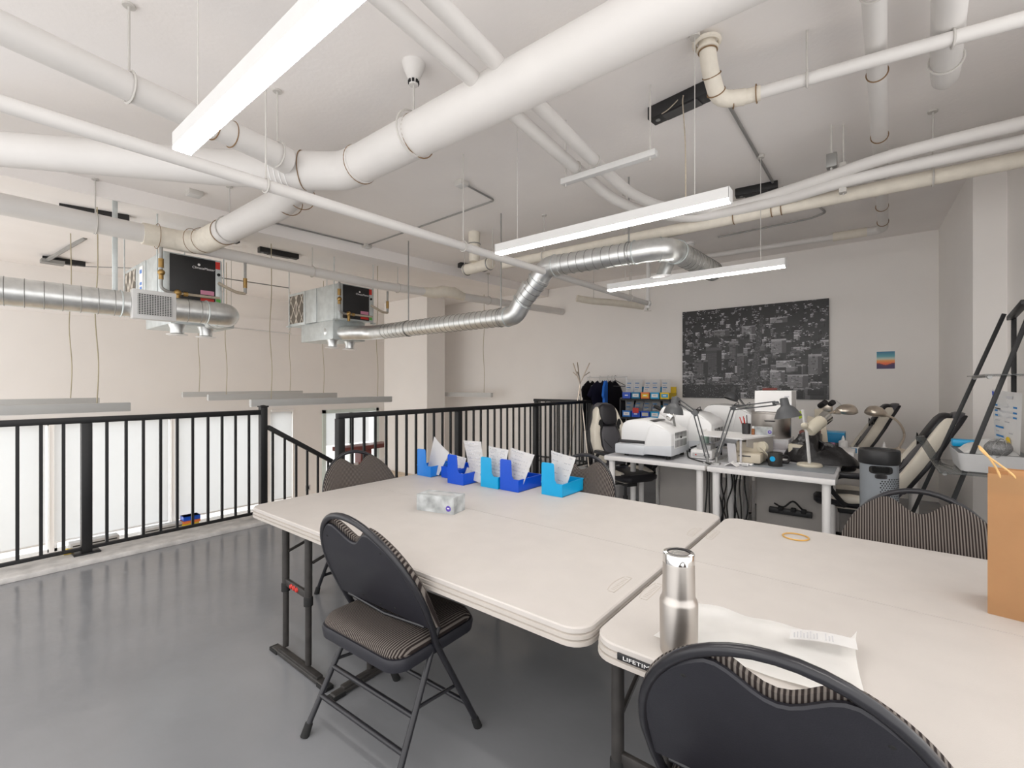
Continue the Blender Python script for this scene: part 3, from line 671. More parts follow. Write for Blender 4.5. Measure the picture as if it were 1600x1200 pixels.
    MB().ball((x0+.11, y0-.055, zb+.075), .034).cyl((x0+.11, y0-.055, zb+.07), (x0+.11, y0-.06, zb-.03), .02, 10).cyl((x0+.16, y0-.05, zb+.072), (x0+.20, y0-.05, zb+.072), .024, 10).build('brass_valve', M['brass'], t)
    MB().tube(spline([(x0+.505, y0-.01, zt-.25), (x0+.56, y0-.05, zt-.29), (x0+.66, y0-.06, zt-.33), (x0+.74, y0-.06, zt-.335), (x0+.76, y0-.06, zt-.33)], 5), .017, 10).build('flexible_hose', M['hose'], t)
    MB().cyl((x0+.76, y0-.06, zt-.335), (x0+.76, y0-.06, zt-.27), .016, 10).cyl((x0+.76, y0-.06, zt-.18), (x0+.76, y0-.06, 2.86), .014, 10).build('riser', M['steel'], t)
    MB().cyl((x0+.76, y0-.06, zt-.27), (x0+.76, y0-.06, zt-.16), .021, 10).build('brass_valve', M['brass'], t)
    for (x, y) in ((x0-.03, y0+L-.04), (x0-.03, y0+.08), (x0+W+.03, y0+.03), (x0+W+.03, y0+L-.1)):
        MB().cyl((x, y, zb-.06), (x, y, ZC), .007, 8).box((x-.03, y-.03, zb-.02), (x+.03, y+.03, zb)).build('hanger_rod', M['galvd'], t)
    return t
hp = heat_pump('heat pump unit above the grilled spiral duct, the nearer of the two', 1.482, 5.75, 2.83, 2.33)
MB().box((1.465, 6.42, 2.38), (1.471, 6.55, 2.78)).build('blue_label', M['paper'], hp, flat=True)
for k, (z0, z1) in enumerate(((2.70, 2.74), (2.42, 2.45), (2.47, 2.50), (2.52, 2.55), (2.57, 2.60))): MB().box((1.462, 6.45, z0), (1.4655, 6.52, z1)).build('blue_print', M['midblue'], hp, flat=True)
plenum(hp, 1.62, 2.25, 6.02, 6.95, 2.12, 2.34, [(1.70, 6.10), (2.0, 6.16)])
hp2 = heat_pump('heat pump unit above the start of the rising spiral duct, the farther of the two', 3.524, 5.86, 2.87, 2.37)
plenum(hp2, 3.54, 4.06, 6.05, 6.95, 2.10, 2.38, [(3.62, 6.20), (3.93, 6.25)])
t = thing('spiral_duct', 'bare spiral duct rising in steps from the far unit to the back wall', 'duct', (4.0, 3.6, 2.2), world=True)
RD2 = .10
MB().tube(fillet([(3.62, 6.30, 2.22), (3.72, 6.02, 2.2), (3.955, 5.74, 2.2), (3.955, 5.40, 2.2)], .12, 5), RD2+.003, 28).build('take_off', M['galv'], t)
spiral(t, [(3.955, 5.60, 2.2), (3.96, 3.22, 2.2)], RD2, .085)
MB().tube(fillet([(3.96, 3.26, 2.2), (3.96, 3.10, 2.2), (3.95, 2.88, 2.5)], .10, 6), RD2+.004, 28).build('elbow', M['galv'], t)
spiral(t, [(3.952, 3.00, 2.34), (3.935, 2.74, 2.56)], RD2, .07)
MB().tube(fillet([(3.94, 2.80, 2.52), (3.93, 2.66, 2.66), (3.94, 2.50, 2.66)], .10, 6), RD2+.004, 28).build('elbow', M['galv'], t)
spiral(t, [(3.94, 2.58, 2.66), (4.01, 1.72, 2.66)], RD2, .085)
MB().tube(fillet([(4.01, 1.76, 2.66), (4.035, 1.48, 2.66), (4.35, 1.43, 2.66)], .20, 8), RD2+.004, 28).build('elbow', M['galv'], t)
spiral(t, [(4.28, 1.435, 2.66), (5.2, 1.38, 2.66)], RD2, .085)
for p, a in (((3.96, 3.2, 2.2), (0,1,0)), ((3.955, 3.0, 2.34), (0,-.75,.7)), ((3.94, 2.78, 2.54), (0,-.75,.7)), ((3.94, 2.56, 2.66), (0,1,0)), ((4.01, 1.74, 2.66), (0,1,0)), ((4.06, 1.53, 2.66), (.6,-1,0)), ((4.22, 1.44, 2.66), (1,0,0))): MB().ring(p, a, RD2+.007, .006, 26, 5).build('collar', M['galvd'], t)
MB().cyl((4.34, 1.55, 2.62), (4.30, 1.60, 2.47), .06, 18).build('branch_collar', M['galv'], t)
MB().lathe([(.0, 0), (.09, 0), (.115, .015), (.115, .02), (.0, .025)], (4.30, 1.60, 2.45), 22).build('diffuser_plate', M['white'], t)
for p in ((3.955, 4.9, 2.2), (3.96, 3.30, 2.2), (4.0, 1.80, 2.66)): MB().cyl((p[0], p[1], p[2]+RD2), (p[0], p[1], ZC), .008, 8).ring(p, (0,1,0), RD2+.004, .005, 26, 4).build('hanger', M['steel'], t)

# black drivers of the pendants, conduits, junction boxes
def driver(label, a, b, w=.05, h=.07):
    a, b = Vector(tuple(a) + (0,)), Vector(tuple(b) + (0,)); d = (b-a).normalized(); s = Vector((-d.y, d.x, 0)); c = (a+b)/2
    t = thing('light_driver', label, 'driver', (c.x, c.y, ZC-h), world=True, group='black light drivers on the ceiling')
    L = (b-a).length
    MB().obox((c.x, c.y, ZC-h/2), d, s, (0,0,1), L/2, w, h/2, .004).build('case', M['blackplastic'], t)
    MB().obox((c.x, c.y, ZC-h-.003), d, s, (0,0,1), L/2*.55, w*.8, .004).build('cover', M['smoke'], t)
    MB().lathe([(.0, 0), (.016, 0), (.016, .004), (.0, .004)], (a.x+d.x*.05, a.y+d.y*.05, ZC-h-.004), 14).build('knockout', M['steel'], t)
    return t
driver('large black light driver at the upper right of the ceiling', (3.13, 1.24), (3.07, .80), .055, .085)
driver('black light driver beside the end of the middle lit pendant', (4.93, 1.10), (4.97, .74))
driver('black light driver on the ceiling above the leftmost pipe hanger', (.85, 6.80), (1.40, 6.66))
driver('black light driver high on the far left by the angled strut', (1.03, 9.75), (1.50, 9.70))
driver('black light driver over the farther heat pump unit', (2.83, 6.74), (3.36, 6.70))
driver('small black light driver between the two heat pump units', (2.30, 6.55), (2.50, 6.55))
driver('black light driver left of the rising duct near the lagged fitting', (5.15, 5.15), (5.62, 5.0))
driver('small grey and black light driver above the spiral duct at the left', (1.42, 7.35), (1.60, 7.2), .06, .08)
def cord(name, label, cat, pts, r, m_, group=None, sp=False): return single(name, MB().tube(spline(pts, 6) if sp else fillet(pts, .05, 4), r, 8), m_, label, cat, group)
cord('pendant_cord', 'beige cord hanging from the large black driver to the middle pendant', 'cord', [(3.06, 1.14, ZC-.09), (3.02, 1.08, ZC-.10), (3.05, 1.0, ZC-.03), (2.90, .95, 3.2), (2.64, .85, 2.8), (2.585, .83, 2.475)], .0035, M['hose'], sp=True)
cord('conduit', 'grey strut channel along the ceiling from the top edge to the lagged bend', 'conduit', [(1.2, .83, ZC-.012), (2.60, .80, ZC-.012)], .011, M['conduit'])
cord('conduit', 'grey strut channel along the ceiling from the lagged bend to the black driver', 'conduit', [(3.0, .80, ZC-.012), (4.95, .775, ZC-.012)], .012, M['conduit'])
cord('conduit', 'grey conduit with a bend right of the rising duct, nearer of two', 'conduit', [(5.1, .72, ZC-.012), (5.75, .66, ZC-.012), (5.80, .80, ZC-.03), (5.85, 2.4, ZC-.03)], .010, M['conduit'])
cord('conduit', 'grey conduit with a bend right of the rising duct, farther of two', 'conduit', [(5.1, .64, ZC-.012), (6.15, .45, ZC-.012), (6.2, .60, ZC-.03), (6.25, 1.6, ZC-.03)], .010, M['conduit'])
cord('conduit', 'bent conduit leaving the ceiling junction box in mid ceiling', 'conduit', [(3.13, 3.07, ZC-.012), (3.62, 3.10, ZC-.012), (3.70, 5.42, ZC-.012)], .009, M['conduit'])
cord('conduit', 'conduit run along the edge of the ceiling step', 'conduit', [(2.1, 5.60, ZC-.012), (3.70, 5.47, ZC-.012)], .009, M['conduit'])
cord('conduit', 'thin grey conduit between the two heat pump units', 'conduit', [(1.50, 9.72, 3.30), (1.9, 7.3, 2.96), (2.1, 7.3, 2.96), (3.5, 7.25, 2.97)], .008, M['conduit'])
t = thing('drain_line', 'thin white line running level behind the two heat pump units', 'pipe', (2.8, 7.45, 2.29), world=True)
MB().cyl((2.1, 7.6, 2.32), (3.56, 7.3, 2.26), .010, 8).build('line', M['pvc'], t)
MB().cyl((2.75, 7.466, 2.30), (2.75, 7.466, ZC), .004, 6).build('rod', M['rod'], t)
def jbox(label, c, s=.05):
    t = thing('junction_box', label, 'box', (c[0], c[1], ZC-.05), world=True, group='ceiling junction boxes')
    MB().box((c[0]-s, c[1]-s, ZC-.045), (c[0]+s, c[1]+s, ZC), .004).build('case', M['rod'], t)
    MB().box((c[0]-s*.9, c[1]-s*.9, ZC-.049), (c[0]+s*.9, c[1]+s*.9, ZC-.045), .001).build('cover', M['alu'], t)
jbox('junction box in the middle of the ceiling', (3.10, 3.07)); jbox('junction box on the ceiling step where two conduits meet', (3.70, 5.47))
jbox('white junction box above the insulated elbow at the left', (1.62, 5.30), .06)
t = thing('angled_strut', 'grey angled strut bracing the driver at the far left', 'bracket', (1.1, 9.0, 3.2), world=True)
MB().cyl((1.05, 9.7, 3.28), (1.25, 8.1, ZC), .025, 6).box((1.0, 9.55, 3.25), (1.25, 9.72, 3.30)).build('strut', M['conduit'], t)
t = thing('smoke_detector', 'white smoke detector on the back wall side of the ceiling', 'detector', (7.0, 2.2, ZC-.05), world=True)
MB().lathe([(.0, 0), (.045, 0), (.06, .02), (.06, .05)], (6.35, 1.98, ZC-.05), 20).build('body', M['white'], t)
MB().ring((6.35, 1.98, ZC-.035), (0,0,1), .056, .004, 20, 5).build('vent_ring', M['greyp'], t)

# ------------------------------------------------------------------ pictures
t = thing('city_picture', 'large black and white canvas print of a city on the back wall', 'picture', (XW-.02, 1.525, 1.24), world=True)
MB().box((XW-.035, .53, 1.243), (XW-.001, 2.521, 2.643), .003).build('stretcher', M['smoke'], t)
rg = np.random.RandomState(11)
W_, H_ = 250, 176
im = np.full((H_, W_), .03)
def rect(x0, x1, y0, y1, v):
    im[max(0, int(y0)):max(0, int(y1)), max(0, int(x0)):max(0, int(x1))] = v
def block(x, y, w, h, v, wy=3, wx=2):
    """one building: pale roof, lit front with window dots, dark side"""
    rect(x, x+w, y, y+h, v); rect(x, x+w, y, y+max(1, h*.12), min(.6, v*1.8)); rect(x+w*.72, x+w, y+h*.12, y+h, v*.35)
    for yy in range(int(y+h*.2)+1, int(y+h)-1, wy):
        for xx in range(int(x)+1, int(x+w*.72)-1, wx):
            if 0 <= yy < H_ and 0 <= xx < W_: im[yy, xx] = v*.3 if v > .09 else v*2.6
ys = np.sort(rg.uniform(0, 1, 620))**1.05*H_*.98 - 4      # painted from the far rows to the near ones
for y in ys:
    f_ = .30 + 1.25*(y/H_)
    w = rg.uniform(5, 17)*f_; h = rg.uniform(4, 15)*f_; x = rg.uniform(-8, W_)
    v = rg.choice([.012, .03, .07, .15, .28, .42], p=[.27, .2, .2, .15, .12, .06])*(1.1-.35*y/H_)
    block(x, y, w, h, v)
    for k in range(3):
        xx, yy = int(x+rg.uniform(0, w)), int(y+rg.uniform(-2, 3))
        if 0 <= xx < W_-2 and 0 <= yy < H_: im[yy, xx:xx+rg.randint(1, 4)] = rg.choice([.3, .5, .02])
for y in range(20, H_):      # an avenue between the blocks
    xc = 150 - (y/H_)*22; w = 2 + 6*y/H_
    im[y, int(xc-w):int(xc+w)] = .05 + .10*(rg.rand(int(xc+w)-int(xc-w)) > .82)
for (x, y, w, h, v) in ((46, 76, 30, 56, .05), (24, 100, 26, 36, .07), (90, 66, 16, 34, .13), (162, 66, 24, 26, .26), (170, 106, 30, 12, .42), (160, 124, 24, 26, .30), (188, 132, 32, 22, .26), (220, 96, 20, 36, .20), (112, 38, 24, 16, .26), (160, 26, 28, 10, .32), (62, 42, 28, 13, .20), (104, 90, 18, 42, .10)):
    block(x, y, w, h, v, 2, 2)
    for k in range(14):
        xx, yy = int(x+rg.uniform(0, w*.7)), int(y+rg.uniform(0, h)); rect(xx, xx+rg.randint(2, 6), yy, yy+rg.randint(1, 4), v*rg.choice([.25, .5, 1.5]))
rect(0, 110, 150, H_, .018)
for k in range(420): im[rg.randint(126, H_), rg.randint(0, 170)] = rg.choice([.22, .4, .10])
im = np.clip(im*(.92+.16*rg.rand(H_, W_)), .006, .6)
print_plane('canvas_print', np.stack([im*1.0, im*.98, im*1.03], 2), (XW-.0365, 2.519, 1.245), (0, -1.987, 0), (0, 0, 1.396), t)
t = thing('sunset_print', 'small colourful sunset print stuck on the back wall', 'picture', (XW-.005, -.12, 1.6), world=True)
ya, yb, za, zb2 = .018, -.172, 1.655, 1.885
MB().box((XW-.005, yb, za), (XW-.0005, ya, zb2), .001).build('card', M['paper'], t)
hh, ww = 46, 38; im2 = np.zeros((hh, ww, 3))
stops = [(0, (.02,.17,.30)), (.28, (.10,.36,.42)), (.42, (.55,.62,.52)), (.52, (.85,.35,.08)), (.70, (.85,.13,.03)), (1, (.8,.1,.03))]
for j in range(hh):
    v = j/(hh-1)
    for (a, ca), (b, cb) in zip(stops[:-1], stops[1:]):
        if a <= v <= b: im2[j, :] = np.array(ca) + (np.array(cb)-np.array(ca))*(v-a)/(b-a)
    for i in range(ww):
        u = i/(ww-1); hz = .66 + .12*math.exp(-((u-.5)/.28)**2)
        if v > hz: im2[j, i] = (.14, .02, .06) if v < hz+.08 else (.05, .02, .10)
print_plane('print', im2, (XW-.0058, ya-.003, za+.003), (0, yb-ya+.006, 0), (0, 0, zb2-za-.006), t)

# ------------------------------------------------------------------ folding tables
def rrect(x0, x1, y0, y1, r, z, corners=(1,1,1,1), n=6):
    """rounded rectangle outline, corners flagged (x0y0, x1y0, x1y1, x0y1)"""
    P = []
    for (cx, cy, a0, on) in ((x0+r, y0+r, PI, corners[0]), (x1-r, y0+r, 1.5*PI, corners[1]), (x1-r, y1-r, 0, corners[2]), (x0+r, y1-r, .5*PI, corners[3])):
        if on: P += [Vector((cx+r*math.cos(a0+j*PI/2/n), cy+r*math.sin(a0+j*PI/2/n), z)) for j in range(n+1)]
        else: P.append(Vector((cx + r*(1 if cx > (x0+x1)/2 else -1), cy + r*(1 if cy > (y0+y1)/2 else -1), z)))
    return P
def outset(P, c, k):  return [Vector((p.x + (k if p.x > c[0] else -k), p.y + (k if p.y > c[1] else -k), p.z)) for p in P]
def table_half(t, x0, x1, y0, y1, corners):
    zt = .74; r = .07
    prof = [(.004, 0), (0, -.004), (0, -.017), (-.004, -.019), (-.004, -.0215), (.002, -.0235), (.002, -.035), (-.003, -.037), (-.003, -.0395), (.003, -.0415), (.003, -.055), (-.02, -.058)]
    def sec(k, dz):   # only the outer edges carry the ribbed profile
        return [Vector((p.x + (k if p.x > x1-r-.001 and corners[1] else -k if p.x < x0+r+.001 and corners[0] else 0), p.y + (k if p.y > y1-r-.001 else -k if p.y < y0+r+.001 else 0), zt+dz)) for p in rrect(x0, x1, y0, y1, r, 0, corners)]
    secs = [sec(-.004, 0)] + [sec(k if i else 0, dz) for i, (k, dz) in enumerate(prof[1:])]
    MB().rings(secs[:3]).build('table_panel', M['table'], t, auto=30)
    MB().rings(secs[2:]).build('edge_band', M['tableedge'], t, auto=50)
def mark(t, cx, cy, s):
    """moulded outline with bars near the table's end"""
    m_ = MB(); z = .7402
    w, h = .075, .016
    m_.box((cx-w, cy-h, z), (cx+w, cy-h+.003, z+.0006)); m_.box((cx-w, cy-h, z), (cx-w+.003, cy+h*.4, z+.0006)); m_.box((cx+w-.003, cy-h, z), (cx+w, cy+h*.4, z+.0006))
    for k in range(-6, 7):
        x0, x1 = cx+k*w/6.5, cx+(k+1)*w/6.5; f = lambda x: cy + s*h*(.4+.9*math.cos((x-cx)/w*1.4))
        if k < 6: m_.prism([(x0, f(x0), z), (x1, f(x1), z), (x1, f(x1)+.003, z), (x0, f(x0)+.003, z)], (0,0,.0006))
    for k in range(-4, 5): m_.box((cx+k*.013-.002, cy-.008, z), (cx+k*.013+.0015, cy+.006, z+.0005))
    m_.build('moulded_mark', M['mark'], t, flat=True)
def leg_frame(t, xs_, ys, foot=None, bar=True, button=False):
    for (x, y) in zip(xs_, ys):
        lg = MB().cyl((x, y, .36), (x, y, .69), .0185, 14).cyl((x, y, .035), (x, y, .38), .0155, 12).build('leg', M['tleg'], t)
        MB().lathe([(.0155, 0), (.0225, 0), (.0225, .04), (.0185, .045)], (x, y, .335), 14).build('collar', M['rubber'], lg)
    if bar:
        a, b = Vector((xs_[0], ys[0], .385)), Vector((xs_[1], ys[1], .385))
        br = MB().obox((a+b)/2, (b-a).normalized(), Vector((1,0,0)), (0,0,1), (b-a).length/2, .009, .019, .004).build('crossbar', M['tleg'], t)
        if button:
            for k in (.34, .46, .58):
                c = a.lerp(b, k); MB().lathe([(.0, 0), (.013, 0), (.010, .008), (0, .010)], (c.x-.009, c.y, c.z), 12, (-1,0,0)).build('red_button', M['red'], br)
    if foot:
        a, b = Vector(foot[0]), Vector(foot[1])
        d = (b-a).normalized(); s = Vector((-d.y, d.x, 0))
        f = MB().prism([a+s*.02+Vector((0,0,.004)), b+s*.02+Vector((0,0,.004)), b+s*.02-d*.02+Vector((0,0,.026)), a+s*.02+d*.02+Vector((0,0,.026)), ][::-1], -s*.04, .004)
        f.obox((a+b)/2 + Vector((0,0,.03)), d, s, (0,0,1), (b-a).length/2*.72, .016, .008, .003)
        fo = f.build('foot', M['tleg'], t)
        for e, k in ((a, 1), (b, -1)): MB().obox(e+d*k*.035+Vector((0,0,.010)), d, s, (0,0,1), .04, .024, .010, .004).build('end_cap', M['rubber'], fo)
X0, XF, X1 = 1.158, 1.915, 2.682
t = thing('folding_table', 'pale speckled folding table carrying the blue trays and the tissue box', 'table', (1.92, 1.77, 0), world=True)
table_half(t, X0, XF-.0015, .662, 2.885, (1,0,0,1)); table_half(t, XF+.0015, X1, .662, 2.885, (0,1,1,0))
mark(t, 1.525, .722, 1); mark(t, 2.29, .695, 1)
leg_frame(t, (1.196, 1.186), (2.515, 2.255), ((1.172, 2.60, 0), (1.172, 2.04, 0)), button=True)
leg_frame(t, (1.36, 1.44), (1.985, 1.985), ((1.13, 1.965, 0), (1.62, 1.985, 0)), bar=False)
for y in (2.50, 2.24): MB().cyl((1.20, y, .55), (1.60, y, .665), .008, 8).build('brace', M['tleg'], t)
leg_frame(t, (2.60, 2.60), (2.62, 2.20), ((2.60, 2.75, 0), (2.60, 2.08, 0)))
leg_frame(t, (2.60, 2.60), (1.2, .78), ((2.60, 1.3, 0), (2.60, .70, 0)))
t = thing('folding_table', 'pale speckled folding table carrying the tumbler, the towel and the paper bag', 'table', (1.92, -.4, 0), world=True)
table_half(t, X0+.004, XF-.0015, -1.0, .638, (1,0,0,1)); table_half(t, XF+.0015, X1-.015, -1.0, .638, (0,1,1,0))
mark(t, 1.54, .612, 1); mark(t, 2.30, .612, 1)
leg_frame(t, (1.225, 1.225), (.585, .44), ((1.225, .63, 0), (1.225, .10, 0)))
MB().cyl((1.23, .58, .5), (1.60, .58, .665), .008, 8).build('brace', M['tleg'], t)
leg_frame(t, (2.58, 2.58), (.50, .15), ((2.58, .60, 0), (2.58, .05, 0))); leg_frame(t, (1.225, 1.225), (-.55, -.92), ((1.225, -.98, 0), (1.225, -.45, 0))); leg_frame(t, (2.58, 2.58), (-.55, -.92), ((2.58, -.98, 0), (2.58, -.45, 0)))
bd = MB().box((X0-.0015, .435, .705), (X0+.004, .555, .724), .002).build('badge', M['blackplastic'], t)
text('LIFETIME', .014, M['white'], 'lettering', bd, (X0-.0019, .495, .7145), (0,-1,0), (0,0,1), .0003, width=.085)

# ------------------------------------------------------------------ padded folding chairs
def chair_model(name, label, group):
    t = thing(name, label, 'chair', group=group)
    HW = .262
    def bx(z): return -.02 - .465*(z-.46) if z > .46 else .23 - .25/.46*z      # x of the long tube at height z
    def arch(u_only=False):
        P = []
        for j in range(25):
            a = PI*j/24; P.append((HW*1.10*math.cos(a), .62 + .335*math.sin(a)))
        return P
    # back arch
    P = [(HW, .46), (HW*1.06, .53)] + arch() + [(-HW*1.06, .53), (-HW, .46)]
    MB().tube([(bx(z), u, z) for u, z in P], .0125, 12).build('back_frame', M['blackgloss'], t)
    for s in (1, -1):
        lg = MB().tube(fillet([(bx(.48), s*HW, .48), (bx(.40), s*HW, .40), (.215, s*HW, .03)], .05), .0125, 12).build('leg', M['blackgloss'], t)
        MB().lathe([(.0, 0), (.018, 0), (.016, .05), (.0125, .055)], (.225, s*HW, 0), 12, (-.45,0,1)).build('rubber_foot', M['rubber'], lg)
        lg = MB().tube(fillet([(.02, s*(HW-.03), .50), (-.02, s*(HW-.02), .44), (-.235, s*(HW+.01), .03)], .04), .012, 12).build('leg', M['blackgloss'], t)
        MB().lathe([(.0, 0), (.018, 0), (.016, .05), (.012, .055)], (-.245, s*(HW+.011), 0), 12, (.45,0,1)).build('rubber_foot', M['rubber'], lg)
        MB().cyl((.11, s*(HW-.012), .235), (-.115, s*(HW-.006), .265), .007, 8).build('side_link', M['blackgloss'], t)
    for z in (.14, .24):
        x = -.02 - (.44-z)*.215/.41
        MB().cyl((x, -HW, z), (x, HW, z), .0105, 10).build('stretcher', M['blackgloss'], t)
    MB().cyl((.165, -HW, .13), (.165, HW, .13), .0105, 10).build('stretcher', M['blackgloss'], t)
    # seat
    sx0, sx1, sw = -.205, .240, .252
    def seat(k, z): return rrect(sx0-k, sx1+k, -sw-k, sw+k, .07, z, n=5)
    MB().rings([seat(-.02, .415), seat(.0, .418), seat(.004, .45), seat(0, .463), seat(-.012, .465)]).build('seat_pan', M['shell'], t)
    MB().rings([seat(-.008, .460), seat(-.004, .472), seat(-.014, .490), seat(-.04, .500), seat(-.09, .505)]).build('seat_cushion', M['fabric'], t)
    # back: shell behind, cushion in front, both with the hand hole notch at the top
    def outline(k):
        P = []
        for j in range(49):
            a = -.30 + (PI+.60)*j/48
            u, z = (HW*1.09-k)*math.cos(a), .655 + (.284-k)*math.sin(a)
            if a < 0 or a > PI: u = (HW*1.09-k)*(1-.10*(1-math.cos(min(abs(a), abs(a-PI))))) * (1 if u > 0 else -1); z = .655 - .38*math.sin(min(abs(a), abs(a-PI)))
            dip = .088*(.5+.5*math.cos(PI*u/.135)) if z > .7 and abs(u) < .135 else 0
            P.append((u, z-dip))
        return P
    def sheet(k, off, curve=.018):
        return [Vector((bx(z) + off - curve*(u/HW)**2*0 , u, z)) for u, z in outline(k)]
    MB().rings([sheet(.012, -.010), sheet(.006, -.005), sheet(.006, .004)]).build('back_panel', M['shell'], t)
    MB().rings([sheet(.014, .004), sheet(-.008, .012), sheet(-.012, .028), sheet(.004, .042), sheet(.035, .048)]).build('back_cushion', M['fabric'], t)
    bp = t.children[-2]
    for (u, z) in ((.10, .575), (-.10, .575), (.0, .56), (.17, .84), (-.17, .84)):
        MB().lathe([(.0, 0), (.006, 0), (.004, .002), (0, .002)], (bx(z)-.0095, u, z), 10, (-1,0,-.4)).build('screw', M['rubber'], bp)
    MB().tube([(bx(.53)-.004, -HW*.92, .535), (bx(.515)-.008, 0, .515), (bx(.53)-.004, HW*.92, .535)], .007, 8).build('lower_rail', M['blackgloss'], t)
    return t
GC = 'padded folding chairs'
c1 = chair_model('folding_chair', 'black padded folding chair pulled up to the long near edge, seen from behind', GC)
c1.location = (1.21, 1.585, 0); c1.rotation_euler = (0, 0, math.radians(2))
dup(c1, (1.20, .165, 0), math.radians(4), 'black padded folding chair in the foreground, cut off by the bottom edge of the view', GC)
dup(c1, (1.93, 2.80, 0), math.radians(-92), 'striped padded folding chair at the far left end of the table, before the stair rail', GC)
dup(c1, (2.625, 1.62, 0), math.radians(178), 'striped padded folding chair partly hidden behind the single cyan tray', GC)
dup(c1, (2.605, -.15, 0), math.radians(181), 'striped padded folding chair next to the brown paper bag', GC)

# ------------------------------------------------------------------ things on the folding tables
def tray(label, x, y0, col, tall=.21, L=.26, w=.158, z=.74):
    t = thing('work_tray', label, 'tray', (x, y0, z), group='plastic work trays')
    h, th = .082, .0035
    m_ = MB()
    m_.box((0, 0, 0), (L, w, th)); m_.box((0, w-th, 0), (L, w, h)); m_.box((0, 0, 0), (L, th, h)); m_.box((L-th, 0, 0), (L, w, h))
    m_.box((-.004, -.004, h-.006), (L+.004, 0, h)); m_.box((-.004, w, h-.006), (L+.004, w+.004, h)); m_.box((L, -.004, h-.006), (L+.004, w+.004, h))
    m_.build('tray_body', M[col], t, flat=True)
    r = .012; hi = tall; wd = .095   # front wall stepping up to a tall plate on its left side
    P = [(0, 0, .0), (0, w, 0), (0, w, hi-r), (0, w-r*.3, hi-r*.3), (0, w-r, hi), (0, w-wd+r, hi), (0, w-wd+r*.3, hi-r*.3), (0, w-wd, hi-r), (0, w-wd-.006, h+.02), (0, w-wd-.02, h), (0, 0, h)]
    MB().prism(P, (-th, 0, 0)).build('front_plate', M[col], t, flat=True)
    return t
def sheet(label, corners, lines=0, bend=.01, col='paper', th=.0008, ink='ink', extra=None):
    """a card standing in a tray: corners bottom-left, bottom-right, top-right, top-left"""
    c = [Vector(p) for p in corners]; nrm = (c[1]-c[0]).cross(c[3]-c[0]).normalized()
    t = thing('work_slip', label, 'paper', tuple(min(c, key=lambda p: p.z)), world=True, group='paper slips in the trays')
    f = lambda u, v: (c[0].lerp(c[1], u)).lerp(c[3].lerp(c[2], u), v) + nrm*bend*math.sin(PI*u)
    MB().grid(f, 8, 6, th).build('slip', M[col], t)
    rr = random.Random(hash(label) % 1000 if False else len(label))
    if lines:
        m_ = MB()
        for k in range(lines):
            v = .92 - .80*k/lines; u = .08
            while u < .85:
                w_ = rr.uniform(.04, .16)
                if rr.random() > .35:
                    for sg in (1, -1):
                        o = nrm*(.0011*sg)
                        a, b = f(u, v)+o, f(min(u+w_, .92), v)+o; q, p = f(min(u+w_, .92), v+.028)+o, f(u, v+.028)+o
                        vs = [m_.bm.verts.new(x) for x in (a, b, q, p)]; m_.bm.faces.new(vs)
                u += w_ + .03
        o = m_.build('print', M[ink], t, flat=True); o['kind'] = 'stuff'
    return t
tr = [('mid blue work tray, leftmost of the trays on the table', 2.385, 2.685, 'midblue'), ('royal blue low tray half hidden between the leftmost two tall trays', 2.44, 2.47, 'blue'),
      ('royal blue work tray, second tall plate from the left', 2.33, 2.285, 'blue'), ('cyan work tray touching a royal blue one in mid row', 2.395, 2.02, 'cyan'),
      ('royal blue work tray touching the cyan one in mid row', 2.405, 1.852, 'blue'), ('cyan work tray standing alone at the right end of the row', 2.47, 1.555, 'cyan')]
for k, (lab, x, y, c) in enumerate(tr): tray(lab, x, y, c, tall=.208 if k != 1 else .085)
sheet('blank white slip tilted to the right in the leftmost mid blue tray', [(2.46, 2.82, .76), (2.44, 2.66, .75), (2.49, 2.595, .925), (2.52, 2.80, 1.035)], 0)
sheet('white slip with a ring drawn on it in the low royal blue tray', [(2.50, 2.62, .76), (2.48, 2.46, .75), (2.50, 2.42, .90), (2.52, 2.62, .915)], 2)
sheet('long narrow printed slip leaning in the second tall royal blue tray', [(2.44, 2.31, .76), (2.42, 2.16, .75), (2.52, 2.29, 1.03), (2.55, 2.50, 1.02)], 9)
sheet('printed slip with a torn top in the cyan tray of the middle pair', [(2.46, 2.16, .76), (2.44, 2.02, .75), (2.48, 2.00, 1.00), (2.50, 2.20, 1.01)], 9, .014)
sheet('wide printed slip curling in the royal blue tray of the middle pair', [(2.47, 1.99, .76), (2.45, 1.86, .76), (2.49, 1.785, .985), (2.51, 2.005, 1.015)], 8, .016)
sheet('slip with a barcode in the single cyan tray at the right', [(2.56, 1.69, .76), (2.53, 1.58, .755), (2.56, 1.51, .985), (2.59, 1.72, 1.01)], 5, .012)
for k, (x, y) in enumerate(((2.49, 2.36), (2.50, 1.92))):
    single('crumpled_tissue', MB().grid(lambda u, v: Vector((x+(u-.5)*.11, y+(v-.5)*.11, .79+.03*math.sin(7*u+3*v+k)*math.cos(6*v)+.02*(1-abs(2*u-1)))), 9, 9, .002), M['paper'], ('crumpled white wrap lying in the second tall royal blue tray', 'crumpled white wrap lying in the royal blue tray of the middle pair')[k], 'paper', group='crumpled wraps')
